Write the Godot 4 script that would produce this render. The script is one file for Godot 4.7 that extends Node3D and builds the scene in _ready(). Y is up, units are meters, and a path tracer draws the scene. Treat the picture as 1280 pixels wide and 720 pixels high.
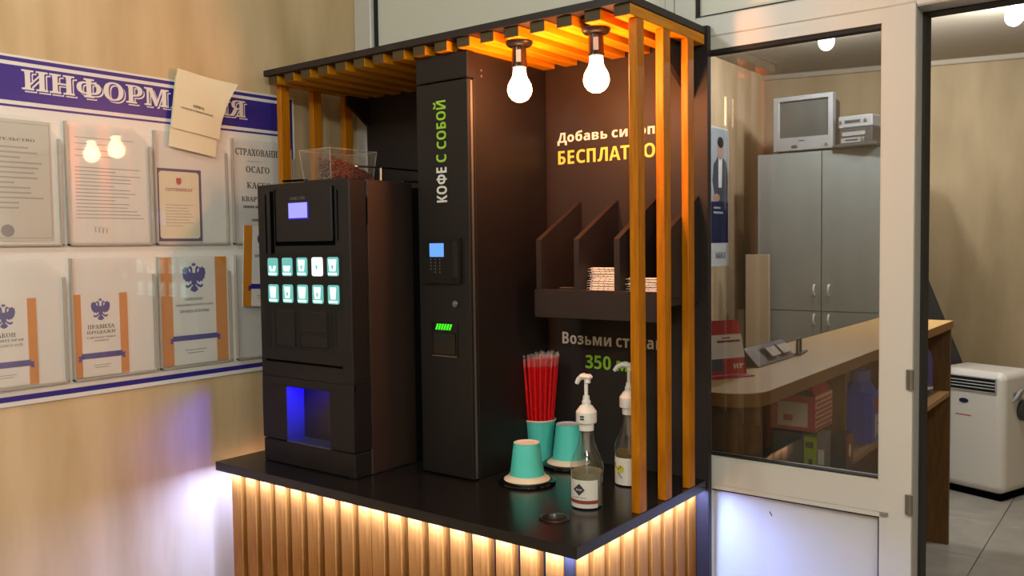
extends Node3D
# A corner with a self-service coffee kiosk, an information board on the left wall and a glazed partition with a back office behind it. Units: metres, y up.
# x runs along the kiosk's front to the right, z out of its front; the worktop's front right corner stands at x = 0, z = 0.

# gains of the lamp groups
const GAIN_ROOM := 1.0
const GAIN_BULB := 1.0
const GAIN_LED := 1.0
const GAIN_OFFICE := 1.0
const GAIN_SCREEN := 1.0

var M := {}
var used := {}
var rng := RandomNumberGenerator.new()
var cache := {}

# ---------------------------------------------------------------- helpers: naming and tagging
func numbered(n: String) -> String:
	var k: int = used.get(n, -1) + 1
	used[n] = k
	return n if k == 0 else "%s_%03d" % [n, k]

func tag(o: Node, label: String, category: String, group := "") -> Node:
	o.set_meta("label", label)
	if category: o.set_meta("category", category)
	if group: o.set_meta("group", group)
	return o

func thing(called: String, label: String, category: String, at := Vector3.ZERO, turn := 0.0, group := "") -> Node3D:
	var o := Node3D.new()
	o.name = numbered(called)
	add_child(o)
	o.position = at
	o.rotation_degrees.y = turn
	tag(o, label, category, group)
	return o

func part(parent: Node, called: String, mesh: Mesh, material: Material, at := Vector3.ZERO, turn := Vector3.ZERO, label := "") -> MeshInstance3D:
	var o := MeshInstance3D.new()
	o.name = called
	o.mesh = mesh
	o.material_override = material
	parent.add_child(o, true)
	o.position = at
	o.rotation_degrees = turn
	if label: o.set_meta("label", label)
	return o

func solo(called: String, label: String, category: String, mesh: Mesh, material: Material, at := Vector3.ZERO, turn := Vector3.ZERO, group := "") -> MeshInstance3D:
	var o := part(self, numbered(called), mesh, material, at, turn)
	tag(o, label, category, group)
	return o

func structure(called: String, label: String, mesh: Mesh, material: Material, at := Vector3.ZERO, turn := Vector3.ZERO) -> Node3D:
	var o: Node3D
	if mesh:
		o = part(self, numbered(called), mesh, material, at, turn)
	else:
		o = Node3D.new()
		o.name = numbered(called)
		add_child(o)
		o.position = at
		o.rotation_degrees = turn
	o.set_meta("kind", "structure")
	o.set_meta("label", label)
	return o

func copy(o: Node3D, label: String, at: Vector3, turn: Vector3) -> Node3D:
	var c: Node3D = o.duplicate()
	var n: String = o.name
	c.name = numbered(n.trim_suffix("_" + n.get_slice("_", n.get_slice_count("_") - 1)) if n.get_slice("_", n.get_slice_count("_") - 1).is_valid_int() else n)
	add_child(c)
	c.position = at
	c.rotation_degrees = turn
	if label: c.set_meta("label", label)
	return c

# ---------------------------------------------------------------- helpers: shapes
func begin() -> SurfaceTool:
	var st := SurfaceTool.new()
	st.begin(Mesh.PRIMITIVE_TRIANGLES)
	return st

func tri(st: SurfaceTool, a: Vector3, b: Vector3, c: Vector3, n: Vector3, na := Vector3.ZERO, nb := Vector3.ZERO, nc := Vector3.ZERO) -> void:
	if na == Vector3.ZERO:
		na = n; nb = n; nc = n
	if (b - a).cross(c - a).dot(n) > 0:
		var t := b; b = c; c = t
		t = nb; nb = nc; nc = t
	st.set_normal(na); st.add_vertex(a)
	st.set_normal(nb); st.add_vertex(b)
	st.set_normal(nc); st.add_vertex(c)

func quad(st: SurfaceTool, a: Vector3, b: Vector3, c: Vector3, d: Vector3, n: Vector3) -> void:
	tri(st, a, b, c, n)
	tri(st, a, c, d, n)

func join(list: Array) -> ArrayMesh:      # [[mesh, Transform3D or Vector3], ...]
	var st := begin()
	for e in list:
		st.append_from(e[0], 0, e[1] if e[1] is Transform3D else Transform3D(Basis.IDENTITY, e[1]))
	return st.commit()

func T(at: Vector3, turn := Vector3.ZERO, scl := Vector3.ONE) -> Transform3D:
	return Transform3D(Basis.from_euler(turn * PI / 180.0).scaled_local(scl), at)

# box with chamfered edges, centred
func bx(w: float, h: float, d: float, b := 0.0) -> ArrayMesh:
	var key := "bx%.5f_%.5f_%.5f_%.5f" % [w, h, d, b]
	if cache.has(key): return cache[key]
	var st := begin()
	var H := Vector3(w, h, d) / 2
	var P := func(s: Vector3, axis: int) -> Vector3:
		var v := H - Vector3(b, b, b)
		v[axis] = H[axis]
		return v * s
	for ax in 3:
		var u := (ax + 1) % 3
		var v := (ax + 2) % 3
		for s in [-1.0, 1.0]:
			var n := Vector3.ZERO
			n[ax] = s
			var c := []
			for k in [[-1.0, -1.0], [1.0, -1.0], [1.0, 1.0], [-1.0, 1.0]]:
				var sg := Vector3.ZERO
				sg[ax] = s; sg[u] = k[0]; sg[v] = k[1]
				c.append(P.call(sg, ax))
			quad(st, c[0], c[1], c[2], c[3], n)
			if b > 0:
				for s2 in [-1.0, 1.0]:
					var e := []
					var nn := Vector3.ZERO
					nn[ax] = s; nn[u] = s2
					for s3 in [-1.0, 1.0]:
						var sg2 := Vector3.ZERO
						sg2[ax] = s; sg2[u] = s2; sg2[v] = s3
						e.append([P.call(sg2, ax), P.call(sg2, u)])
					quad(st, e[0][0], e[1][0], e[1][1], e[0][1], nn.normalized())
	if b > 0:
		for x in [-1.0, 1.0]:
			for y in [-1.0, 1.0]:
				for z in [-1.0, 1.0]:
					var sg3 := Vector3(x, y, z)
					tri(st, P.call(sg3, 0), P.call(sg3, 1), P.call(sg3, 2), sg3.normalized())
	var m := st.commit()
	cache[key] = m
	return m

# box between two corners
func span(x0: float, x1: float, y0: float, y1: float, z0: float, z1: float, b := 0.0) -> Array:
	return [bx(absf(x1 - x0), absf(y1 - y0), absf(z1 - z0), b), Vector3((x0 + x1) / 2, (y0 + y1) / 2, (z0 + z1) / 2)]

func put(parent: Node, called: String, s: Array, material: Material, label := "") -> MeshInstance3D:
	return part(parent, called, s[0], material, s[1], Vector3.ZERO, label)

# profile of (radius, y) turned round y
func lathe(p: Array, seg := 32, sharp := 0.75) -> ArrayMesh:
	var st := begin()
	var ns := []
	for i in p.size() - 1:
		var d: Vector2 = (p[i + 1] - p[i]).normalized()
		ns.append(Vector2(d.y, -d.x))
	for i in p.size() - 1:
		var n0: Vector2 = ns[i]
		var n1: Vector2 = ns[i]
		if i > 0 and ns[i - 1].dot(ns[i]) > sharp: n0 = (ns[i - 1] + ns[i]).normalized()
		if i < p.size() - 2 and ns[i + 1].dot(ns[i]) > sharp: n1 = (ns[i + 1] + ns[i]).normalized()
		for k in seg:
			var a := TAU * k / seg
			var b := TAU * (k + 1) / seg
			var ca := Vector3(cos(a), 0, sin(a))
			var cb := Vector3(cos(b), 0, sin(b))
			var v := [ca * p[i].x + Vector3.UP * p[i].y, cb * p[i].x + Vector3.UP * p[i].y, cb * p[i + 1].x + Vector3.UP * p[i + 1].y, ca * p[i + 1].x + Vector3.UP * p[i + 1].y]
			var m := [ca * n0.x + Vector3.UP * n0.y, cb * n0.x + Vector3.UP * n0.y, cb * n1.x + Vector3.UP * n1.y, ca * n1.x + Vector3.UP * n1.y]
			var fl: Vector3 = ((ca + cb).normalized() * ns[i].x + Vector3.UP * ns[i].y)
			if p[i].x > 1e-6: tri(st, v[0], v[1], v[2], fl, m[0], m[1], m[2])
			if p[i + 1].x > 1e-6: tri(st, v[0], v[2], v[3], fl, m[0], m[2], m[3])
	return st.commit()

func cyl(r: float, h: float, seg := 24, b := 0.0) -> ArrayMesh:      # centred, along y
	var c := minf(b, r * 0.9)
	return lathe([Vector2(0, -h / 2), Vector2(r - c, -h / 2), Vector2(r, -h / 2 + c), Vector2(r, h / 2 - c), Vector2(r - c, h / 2), Vector2(0, h / 2)] if b > 0 else [Vector2(0, -h / 2), Vector2(r, -h / 2), Vector2(r, h / 2), Vector2(0, h / 2)], seg)

func tube(p: Array, r: float, seg := 10, r1 := -1.0) -> ArrayMesh:
	var st := begin()
	var rings := []
	var dirs := []
	var side := Vector3.ZERO
	for i in p.size():
		var t: Vector3 = (p[mini(i + 1, p.size() - 1)] - p[maxi(i - 1, 0)]).normalized()
		if i == 0: side = t.cross(Vector3.UP if absf(t.y) < 0.9 else Vector3.RIGHT).normalized()
		else: side = (side - t * side.dot(t)).normalized()
		var up := t.cross(side)
		var ring := []
		var dir := []
		var rr: float = r if r1 < 0 else lerpf(r, r1, float(i) / (p.size() - 1))
		for k in seg:
			var a := TAU * k / seg
			var n: Vector3 = side * cos(a) + up * sin(a)
			ring.append(p[i] + n * rr)
			dir.append(n)
		rings.append(ring); dirs.append(dir)
	for i in p.size() - 1:
		for k in seg:
			var l := (k + 1) % seg
			var f: Vector3 = dirs[i][k] + dirs[i][l]
			tri(st, rings[i][k], rings[i][l], rings[i + 1][l], f, dirs[i][k], dirs[i][l], dirs[i + 1][l])
			tri(st, rings[i][k], rings[i + 1][l], rings[i + 1][k], f, dirs[i][k], dirs[i + 1][l], dirs[i + 1][k])
	for e in [0, p.size() - 1]:
		var n2: Vector3 = (p[0] - p[1]) if e == 0 else (p[e] - p[e - 1])
		for k in seg:
			tri(st, p[e], rings[e][k], rings[e][(k + 1) % seg], n2.normalized())
	return st.commit()

# polygon in x, y pushed out along z from z0 to z1
func prism(poly: Array, z0: float, z1: float) -> ArrayMesh:
	var st := begin()
	var q := PackedVector2Array(poly)
	var idx := Geometry2D.triangulate_polygon(q)
	for i in range(0, idx.size(), 3):
		for s in [[z0, Vector3.FORWARD], [z1, Vector3.BACK]]:
			tri(st, Vector3(q[idx[i]].x, q[idx[i]].y, s[0]), Vector3(q[idx[i + 1]].x, q[idx[i + 1]].y, s[0]), Vector3(q[idx[i + 2]].x, q[idx[i + 2]].y, s[0]), s[1])
	var turn := 1.0 if Geometry2D.is_polygon_clockwise(q) else -1.0
	for i in q.size():
		var a := q[i]
		var b := q[(i + 1) % q.size()]
		var d := (b - a).normalized()
		quad(st, Vector3(a.x, a.y, z0), Vector3(b.x, b.y, z0), Vector3(b.x, b.y, z1), Vector3(a.x, a.y, z1), Vector3(-d.y, d.x, 0) * turn)
	return st.commit()

func rrect(w: float, h: float, r: float, seg := 5) -> Array:
	var a := []
	for c in [[1, 1, 0.0], [-1, 1, 90.0], [-1, -1, 180.0], [1, -1, 270.0]]:
		for k in seg + 1:
			var t: float = deg_to_rad(c[2] + 90.0 * k / seg)
			a.append(Vector2(c[0] * (w / 2 - r) + cos(t) * r, c[1] * (h / 2 - r) + sin(t) * r))
	return a

func disc(r: float, n := 20, squash := 1.0, at := Vector2.ZERO) -> Array:
	var a := []
	for k in n:
		a.append(at + Vector2(cos(TAU * k / n) * r, sin(TAU * k / n) * r * squash))
	return a

# box with round edges and corners of radius r
func rbox(w: float, h: float, d: float, r: float, seg := 5) -> ArrayMesh:
	var st := begin()
	var inner := Vector3(w, h, d) / 2 - Vector3(r, r, r)
	var cuts := func(half: float) -> Array:
		var a := []
		for k in seg + 1: a.append(-half - r * cos(PI / 2 * k / seg))
		for k in seg + 1: a.append(half + r * sin(PI / 2 * k / seg))
		return a
	for ax in 3:
		var u := (ax + 1) % 3
		var v := (ax + 2) % 3
		var cu: Array = cuts.call(inner[u])
		var cv: Array = cuts.call(inner[v])
		for s in [-1.0, 1.0]:
			var P := func(i: int, j: int) -> Array:
				var p := Vector3.ZERO
				p[ax] = s * (inner[ax] + r); p[u] = cu[i]; p[v] = cv[j]
				var q := p.clamp(-inner, inner)
				var n := (p - q).normalized()
				return [q + n * r, n]
			for i in cu.size() - 1:
				for j in cv.size() - 1:
					var a: Array = P.call(i, j); var b: Array = P.call(i + 1, j); var c: Array = P.call(i + 1, j + 1); var e: Array = P.call(i, j + 1)
					var n: Vector3 = a[1] + b[1] + c[1] + e[1]
					tri(st, a[0], b[0], c[0], n, a[1], b[1], c[1])
					tri(st, a[0], c[0], e[0], n, a[1], c[1], e[1])
	return st.commit()

# flat bars in one mesh: [[x0, x1, y0, y1], ...], lifted from z0 to z1
func bars(list: Array, z0: float, z1: float) -> ArrayMesh:
	var l := []
	for b in list:
		l.append(span(b[0], b[1], b[2], b[3], z0, z1))
	return join(l)

# lettering, its left bottom at the origin, fitted to the width w and the height h (0 keeps the proportions)
func words(text: String, fnt: String, bold: bool, w: float, h := 0.0, depth := 0.0006, centred := false) -> ArrayMesh:
	var key := "tx%s%s%s%.4f%.4f%.5f%s" % [text, fnt, bold, w, h, depth, centred]
	if cache.has(key): return cache[key]
	var f := SystemFont.new()
	f.font_names = PackedStringArray([fnt])
	f.font_weight = 700 if bold else 400
	var t := TextMesh.new()
	t.text = text
	t.font = f
	t.font_size = 48
	t.pixel_size = 0.01
	t.curve_step = 3.0
	t.depth = 0.01
	var bb := t.get_aabb()
	var sx := w / bb.size.x
	var sy := h / bb.size.y if h > 0 else sx
	var x := Transform3D(Basis.from_scale(Vector3(sx, sy, depth / 0.01)), Vector3(-(bb.position.x + (bb.size.x / 2 if centred else 0.0)) * sx, -bb.position.y * sy, depth / 2))
	var st := begin()
	st.append_from(t, 0, x)
	var m := st.commit()
	cache[key] = m
	return m

# a sheet w by h with a given thickness, bent by a function (u, v in 0..1) -> offset
func sheet(w: float, h: float, thick: float, nx: int, ny: int, bend: Callable) -> ArrayMesh:
	var st := begin()
	var P := func(i: int, j: int, z: float) -> Vector3:
		var u := float(i) / nx
		var v := float(j) / ny
		return Vector3((u - 0.5) * w, (v - 0.5) * h, z) + bend.call(u, v)
	for i in nx:
		for j in ny:
			for z in [0.0, thick]:
				var a: Vector3 = P.call(i, j, z); var b: Vector3 = P.call(i + 1, j, z); var c: Vector3 = P.call(i + 1, j + 1, z); var d: Vector3 = P.call(i, j + 1, z)
				var n := (b - a).cross(d - a).normalized() * (1.0 if z > 0 else -1.0)
				quad(st, a, b, c, d, n)
	for i in nx:
		quad(st, P.call(i, 0, 0.0), P.call(i + 1, 0, 0.0), P.call(i + 1, 0, thick), P.call(i, 0, thick), Vector3.DOWN)
		quad(st, P.call(i, ny, 0.0), P.call(i + 1, ny, 0.0), P.call(i + 1, ny, thick), P.call(i, ny, thick), Vector3.UP)
	for j in ny:
		quad(st, P.call(0, j, 0.0), P.call(0, j + 1, 0.0), P.call(0, j + 1, thick), P.call(0, j, thick), Vector3.LEFT)
		quad(st, P.call(nx, j, 0.0), P.call(nx, j + 1, 0.0), P.call(nx, j + 1, thick), P.call(nx, j, thick), Vector3.RIGHT)
	return st.commit()

# ---------------------------------------------------------------- helpers: materials
func c8(r: int, g: int, b: int, a := 255) -> Color:
	return Color8(r, g, b, a)

func mat(called: String, color: Color, rough := 0.6, metal := 0.0) -> StandardMaterial3D:
	var m := StandardMaterial3D.new()
	m.resource_name = called
	m.albedo_color = color
	m.roughness = rough
	m.metallic = metal
	M[called] = m
	return m

func noisy(called: String, lo: Color, hi: Color, freq: float, scl: Vector3, rough: float, sd: int, world := false, octaves := 4) -> StandardMaterial3D:
	var n := FastNoiseLite.new()
	n.noise_type = FastNoiseLite.TYPE_SIMPLEX_SMOOTH
	n.seed = sd
	n.frequency = freq
	n.fractal_octaves = octaves
	var t := NoiseTexture2D.new()
	t.width = 512
	t.height = 512
	t.seamless = true
	t.noise = n
	var g := Gradient.new()
	g.colors = PackedColorArray([lo, lo.lerp(hi, 0.55), hi])
	g.offsets = PackedFloat32Array([0.12, 0.5, 0.9])
	t.color_ramp = g
	var m := mat(called, Color.WHITE, rough)
	m.albedo_texture = t
	m.uv1_triplanar = true
	m.uv1_world_triplanar = world
	m.uv1_scale = scl
	m.uv1_triplanar_sharpness = 8.0
	return m

func glow(called: String, color: Color, energy: float, base := Color.BLACK) -> StandardMaterial3D:
	var m := mat(called, base, 0.4)
	m.emission_enabled = true
	m.emission = color
	m.emission_energy_multiplier = energy
	return m

func clear(called: String, color: Color, rough := 0.02) -> StandardMaterial3D:
	var m := mat(called, color, rough)
	m.transparency = BaseMaterial3D.TRANSPARENCY_ALPHA
	return m

func omni(called: String, at: Vector3, color: Color, energy: float, size := 0.03) -> OmniLight3D:
	var l := OmniLight3D.new()
	l.name = called
	l.light_color = color
	l.light_energy = energy
	l.light_size = size
	l.omni_range = 12.0
	l.omni_attenuation = 2.0
	l.shadow_enabled = true
	add_child(l, true)
	l.position = at
	return l

func area(called: String, at: Vector3, turn: Vector3, size: Vector2, color: Color, energy: float) -> AreaLight3D:
	var l := AreaLight3D.new()
	l.name = called
	l.area_size = size
	l.light_color = color
	l.light_energy = energy
	l.area_range = 10.0
	l.area_attenuation = 2.0
	l.shadow_enabled = true
	add_child(l, true)
	l.position = at
	l.rotation_degrees = turn
	return l

func materials() -> void:
	noisy("plaster", c8(186, 159, 119), c8(220, 194, 157), 0.008, Vector3(1.1, 0.2, 1.1), 0.75, 3, true, 5)
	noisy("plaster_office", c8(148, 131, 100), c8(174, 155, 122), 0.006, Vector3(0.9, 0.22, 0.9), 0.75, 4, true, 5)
	M.plaster.metallic_specular = 0.3
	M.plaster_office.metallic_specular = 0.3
	mat("ceiling_paint", c8(164, 154, 134), 0.9)
	noisy("floor_tile", c8(150, 147, 138), c8(170, 167, 158), 0.01, Vector3(1, 1, 1), 0.3, 5, true)
	mat("grout", c8(96, 93, 86), 0.9)
	mat("pvc", c8(206, 203, 196), 0.32)
	mat("pvc_panel", c8(220, 219, 208), 0.4)
	mat("pvc_grey", c8(168, 168, 166), 0.4)
	mat("rubber", c8(24, 23, 22), 0.7)
	mat("seam", c8(92, 88, 82), 0.8)
	noisy("slat_wood", c8(138, 82, 24), c8(164, 104, 38), 0.02, Vector3(6, 0.5, 6), 0.5, 14)
	noisy("wood", c8(160, 92, 2), c8(190, 116, 8), 0.02, Vector3(6, 0.5, 6), 0.45, 11)
	noisy("wood_along", c8(186, 118, 6), c8(214, 142, 14), 0.02, Vector3(6, 6, 0.5), 0.45, 12)
	for k in ["wood", "wood_along", "slat_wood"]: M[k].metallic_specular = 0.3
	mat("end_grain", c8(70, 54, 22), 0.7)  # darker brown for the thin caps on the beams' front ends
	mat("board_black", c8(43, 36, 34), 0.5)
	mat("carcass_black", c8(16, 14, 14), 0.7)
	mat("worktop", c8(25, 24, 24), 0.24)
	mat("shell", c8(28, 25, 25), 0.40)
	mat("shell_bulb_lit", c8(50, 38, 32), 0.4)  # the black shell with the bulbs' warm light put into its colour
	mat("shell_dark", c8(19, 18, 18), 0.45)
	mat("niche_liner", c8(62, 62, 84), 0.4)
	for k in ["board_black", "shell", "shell_dark"]: M[k].metallic_specular = 0.36
	mat("gap", c8(4, 4, 4), 0.9)
	M.gap.metallic_specular = 0.1
	mat("gloss_black", c8(12, 12, 13), 0.12)
	mat("chrome", c8(210, 208, 204), 0.18, 1.0)
	mat("steel", c8(134, 132, 126), 0.4, 0.8)
	mat("socket", c8(28, 24, 22), 0.28)
	mat("socket_label", c8(176, 170, 160), 0.5)
	mat("white_plastic", c8(232, 228, 222), 0.35)
	mat("paper", c8(226, 220, 212), 0.75)
	mat("paper_grey", c8(198, 190, 176), 0.75)
	mat("paper_cream", c8(226, 214, 184), 0.75)
	mat("board_white", c8(226, 222, 216), 0.4)
	mat("board_blue", c8(52, 40, 132), 0.4)
	mat("board_ink", c8(60, 52, 52), 0.7)
	mat("ink_grey", c8(128, 118, 112), 0.8)
	mat("ink_faint", c8(160, 150, 142), 0.8)
	mat("orange_print", c8(206, 128, 30), 0.55)
	mat("violet_print", c8(72, 44, 92), 0.6)
	mat("red_print", c8(178, 48, 40), 0.6)
	mat("pocket_edge", c8(176, 166, 154), 0.3)
	clear("acrylic", Color(0.95, 0.95, 0.95, 0.05), 0.03)
	clear("window_glass", Color(0.03, 0.03, 0.03, 0.24), 0.0)
	clear("window_clear", Color(0.9, 0.92, 0.9, 0.02), 0.0)
	M.window_glass.metallic_specular = 0.75
	clear("hopper_glass", Color(0.5, 0.48, 0.45, 0.14), 0.08)
	clear("film", Color(0.95, 0.93, 0.92, 0.10), 0.1)
	mat("beans", c8(92, 44, 26), 0.35)
	mat("turquoise", c8(94, 222, 210), 0.5)
	mat("turquoise_inside", c8(225, 221, 212), 0.6)
	mat("cream_lip", c8(214, 210, 190), 0.5)
	mat("straw_red", c8(214, 10, 18), 0.35)
	var g := mat("bottle_glass", Color(0.7, 0.78, 0.76, 0.03), 0.0)
	g.transparency = BaseMaterial3D.TRANSPARENCY_ALPHA
	mat("syrup", Color(0.50, 0.48, 0.38, 1), 0.1)
	mat("syrup_amber", Color(0.40, 0.34, 0.16, 1), 0.1)
	mat("label_white", c8(226, 222, 216), 0.6)
	mat("label_red", c8(140, 56, 46), 0.6)
	mat("lemon", c8(204, 196, 70), 0.6)
	mat("leaf_ink", c8(84, 92, 48), 0.6)
	mat("letter_white", c8(224, 220, 214), 0.5)
	mat("letter_green", c8(150, 200, 50), 0.5)
	mat("letter_yellow", c8(196, 200, 84), 0.5)
	mat("sachet", c8(236, 222, 212), 0.6)
	mat("sachet_dot", c8(70, 40, 34), 0.7)
	mat("sachet_dark", c8(64, 58, 56), 0.5)
	mat("desk_top", c8(198, 160, 100), 0.5)
	mat("desk_edge", c8(140, 98, 44), 0.5)
	noisy("desk_wood", c8(94, 62, 22), c8(116, 80, 32), 0.02, Vector3(3, 0.6, 3), 0.5, 21)
	mat("shelf_wood", c8(160, 122, 74), 0.5)
	mat("cabinet_grey", c8(134, 142, 140), 0.38)
	mat("cabinet_side", c8(112, 92, 70), 0.5)
	mat("silver_plastic", c8(146, 150, 152), 0.35, 0.2)
	mat("tv_screen", c8(74, 76, 74), 0.05)
	mat("dark_plastic", c8(60, 59, 58), 0.4)
	mat("beige_board", c8(188, 170, 142), 0.6)
	mat("ac_white", c8(228, 224, 214), 0.32)
	mat("blue_can", c8(22, 74, 208), 0.3)
	mat("blue_cap", c8(92, 98, 190), 0.35)
	clear("violet_bottle", Color(0.45, 0.42, 0.72, 0.55), 0.1)
	mat("box_red", c8(196, 60, 62), 0.6)
	mat("box_cream", c8(226, 204, 178), 0.6)
	mat("box_green", c8(164, 196, 30), 0.5)
	mat("box_greydark", c8(92, 96, 84), 0.6)
	mat("box_mauve", c8(140, 128, 132), 0.6)
	mat("box_black", c8(46, 46, 46), 0.5)
	mat("box_brown", c8(124, 62, 48), 0.6)
	mat("brochure_red", c8(188, 36, 44), 0.4)
	mat("holder_grey", c8(104, 98, 88), 0.3)
	mat("card_violet", c8(110, 86, 150), 0.5)
	mat("wrap_dark", c8(58, 56, 58), 0.28)
	mat("poster_sky", c8(168, 178, 186), 0.35)
	mat("poster_navy", c8(34, 40, 76), 0.35)
	mat("poster_suit", c8(74, 78, 92), 0.4)
	mat("poster_skin", c8(190, 150, 124), 0.4)
	mat("poster_hair", c8(40, 32, 28), 0.4)
	mat("poster_white", c8(226, 228, 226), 0.35)
	glow("bulb_glass", Color(1.0, 0.84, 0.62), 14.0 * GAIN_BULB, Color.WHITE)
	glow("bulb_cold", Color(1.0, 0.97, 0.9), 9.0 * GAIN_OFFICE, Color.WHITE)
	glow("led_tape", Color(0.86, 0.90, 1.0), 6.0 * GAIN_LED, Color.WHITE)
	glow("screen_violet", Color(0.62, 0.60, 1.0), 1.25 * GAIN_SCREEN)
	glow("screen_violet_edge", Color(0.06, 0.03, 0.75), 0.7 * GAIN_SCREEN)
	glow("screen_blue", Color(0.42, 0.66, 1.0), 1.1 * GAIN_SCREEN)
	glow("key_teal", Color(0.44, 0.76, 0.72), 1.0 * GAIN_SCREEN)
	glow("key_light", Color(0.84, 1.0, 0.97), 1.7 * GAIN_SCREEN)
	glow("key_white", Color(1.0, 0.98, 0.96), 1.35 * GAIN_SCREEN)
	glow("led_green", Color(0.25, 1.0, 0.12), 1.2 * GAIN_SCREEN)
	glow("led_blue", Color(0.10, 0.10, 1.0), 1.5 * GAIN_SCREEN)
	glow("lamp_panel", Color(1.0, 0.95, 0.86), 4.0, Color.WHITE)

# ================================================================ the scene
func _ready() -> void:
	rng.seed = 7
	# ---- camera, air, lamps of the room, exposure
	var cam := Camera3D.new()
	cam.name = "camera"
	cam.fov = 36.7855
	cam.near = 0.05
	cam.position = Vector3(0.9599, 1.5208, 1.465)
	cam.rotation_degrees = Vector3(-2.805, 37.351, -0.766)
	add_child(cam)
	cam.current = true
	var we := WorldEnvironment.new()
	we.name = "world_environment"
	var env := Environment.new()
	env.background_mode = Environment.BG_COLOR
	env.background_color = Color(0.02, 0.02, 0.025)
	env.tonemap_mode = Environment.TONE_MAPPER_LINEAR
	env.tonemap_exposure = 1.0
	env.sdfgi_enabled = true
	env.ssao_enabled = true
	env.ssil_enabled = true
	we.environment = env
	add_child(we)
	var room := Color(0.945, 1.0, 0.987)
	for p in [[-0.55, 1.25, 0.76], [1.35, 2.0, 2.42], [2.05, 0.75, 0.66]]:
		omni("ceiling_lamp_light", Vector3(p[0], 2.60, p[1]), room, p[2] * GAIN_ROOM, 0.09)
	var cold := Color(0.54, 0.64, 1.0)
	area("led_front_light", Vector3(-0.635, 0.8715, -0.016), Vector3(-90, 0, 0), Vector2(1.24, 0.008), cold, 1.6 * GAIN_LED)
	area("led_side_light", Vector3(-0.016, 0.8715, -0.32), Vector3(-90, 0, 0), Vector2(0.008, 0.58), cold, 0.80 * GAIN_LED)
	area("led_left_light", Vector3(-1.245, 0.8715, -0.32), Vector3(-90, 0, 0), Vector2(0.008, 0.55), cold, 0.55 * GAIN_LED)  # fill light added to brighten the wall beside the worktop's left end
	materials()
	shell()
	kiosk()
	machine()
	tower()
	board()
	on_the_counter()
	office()

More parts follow.
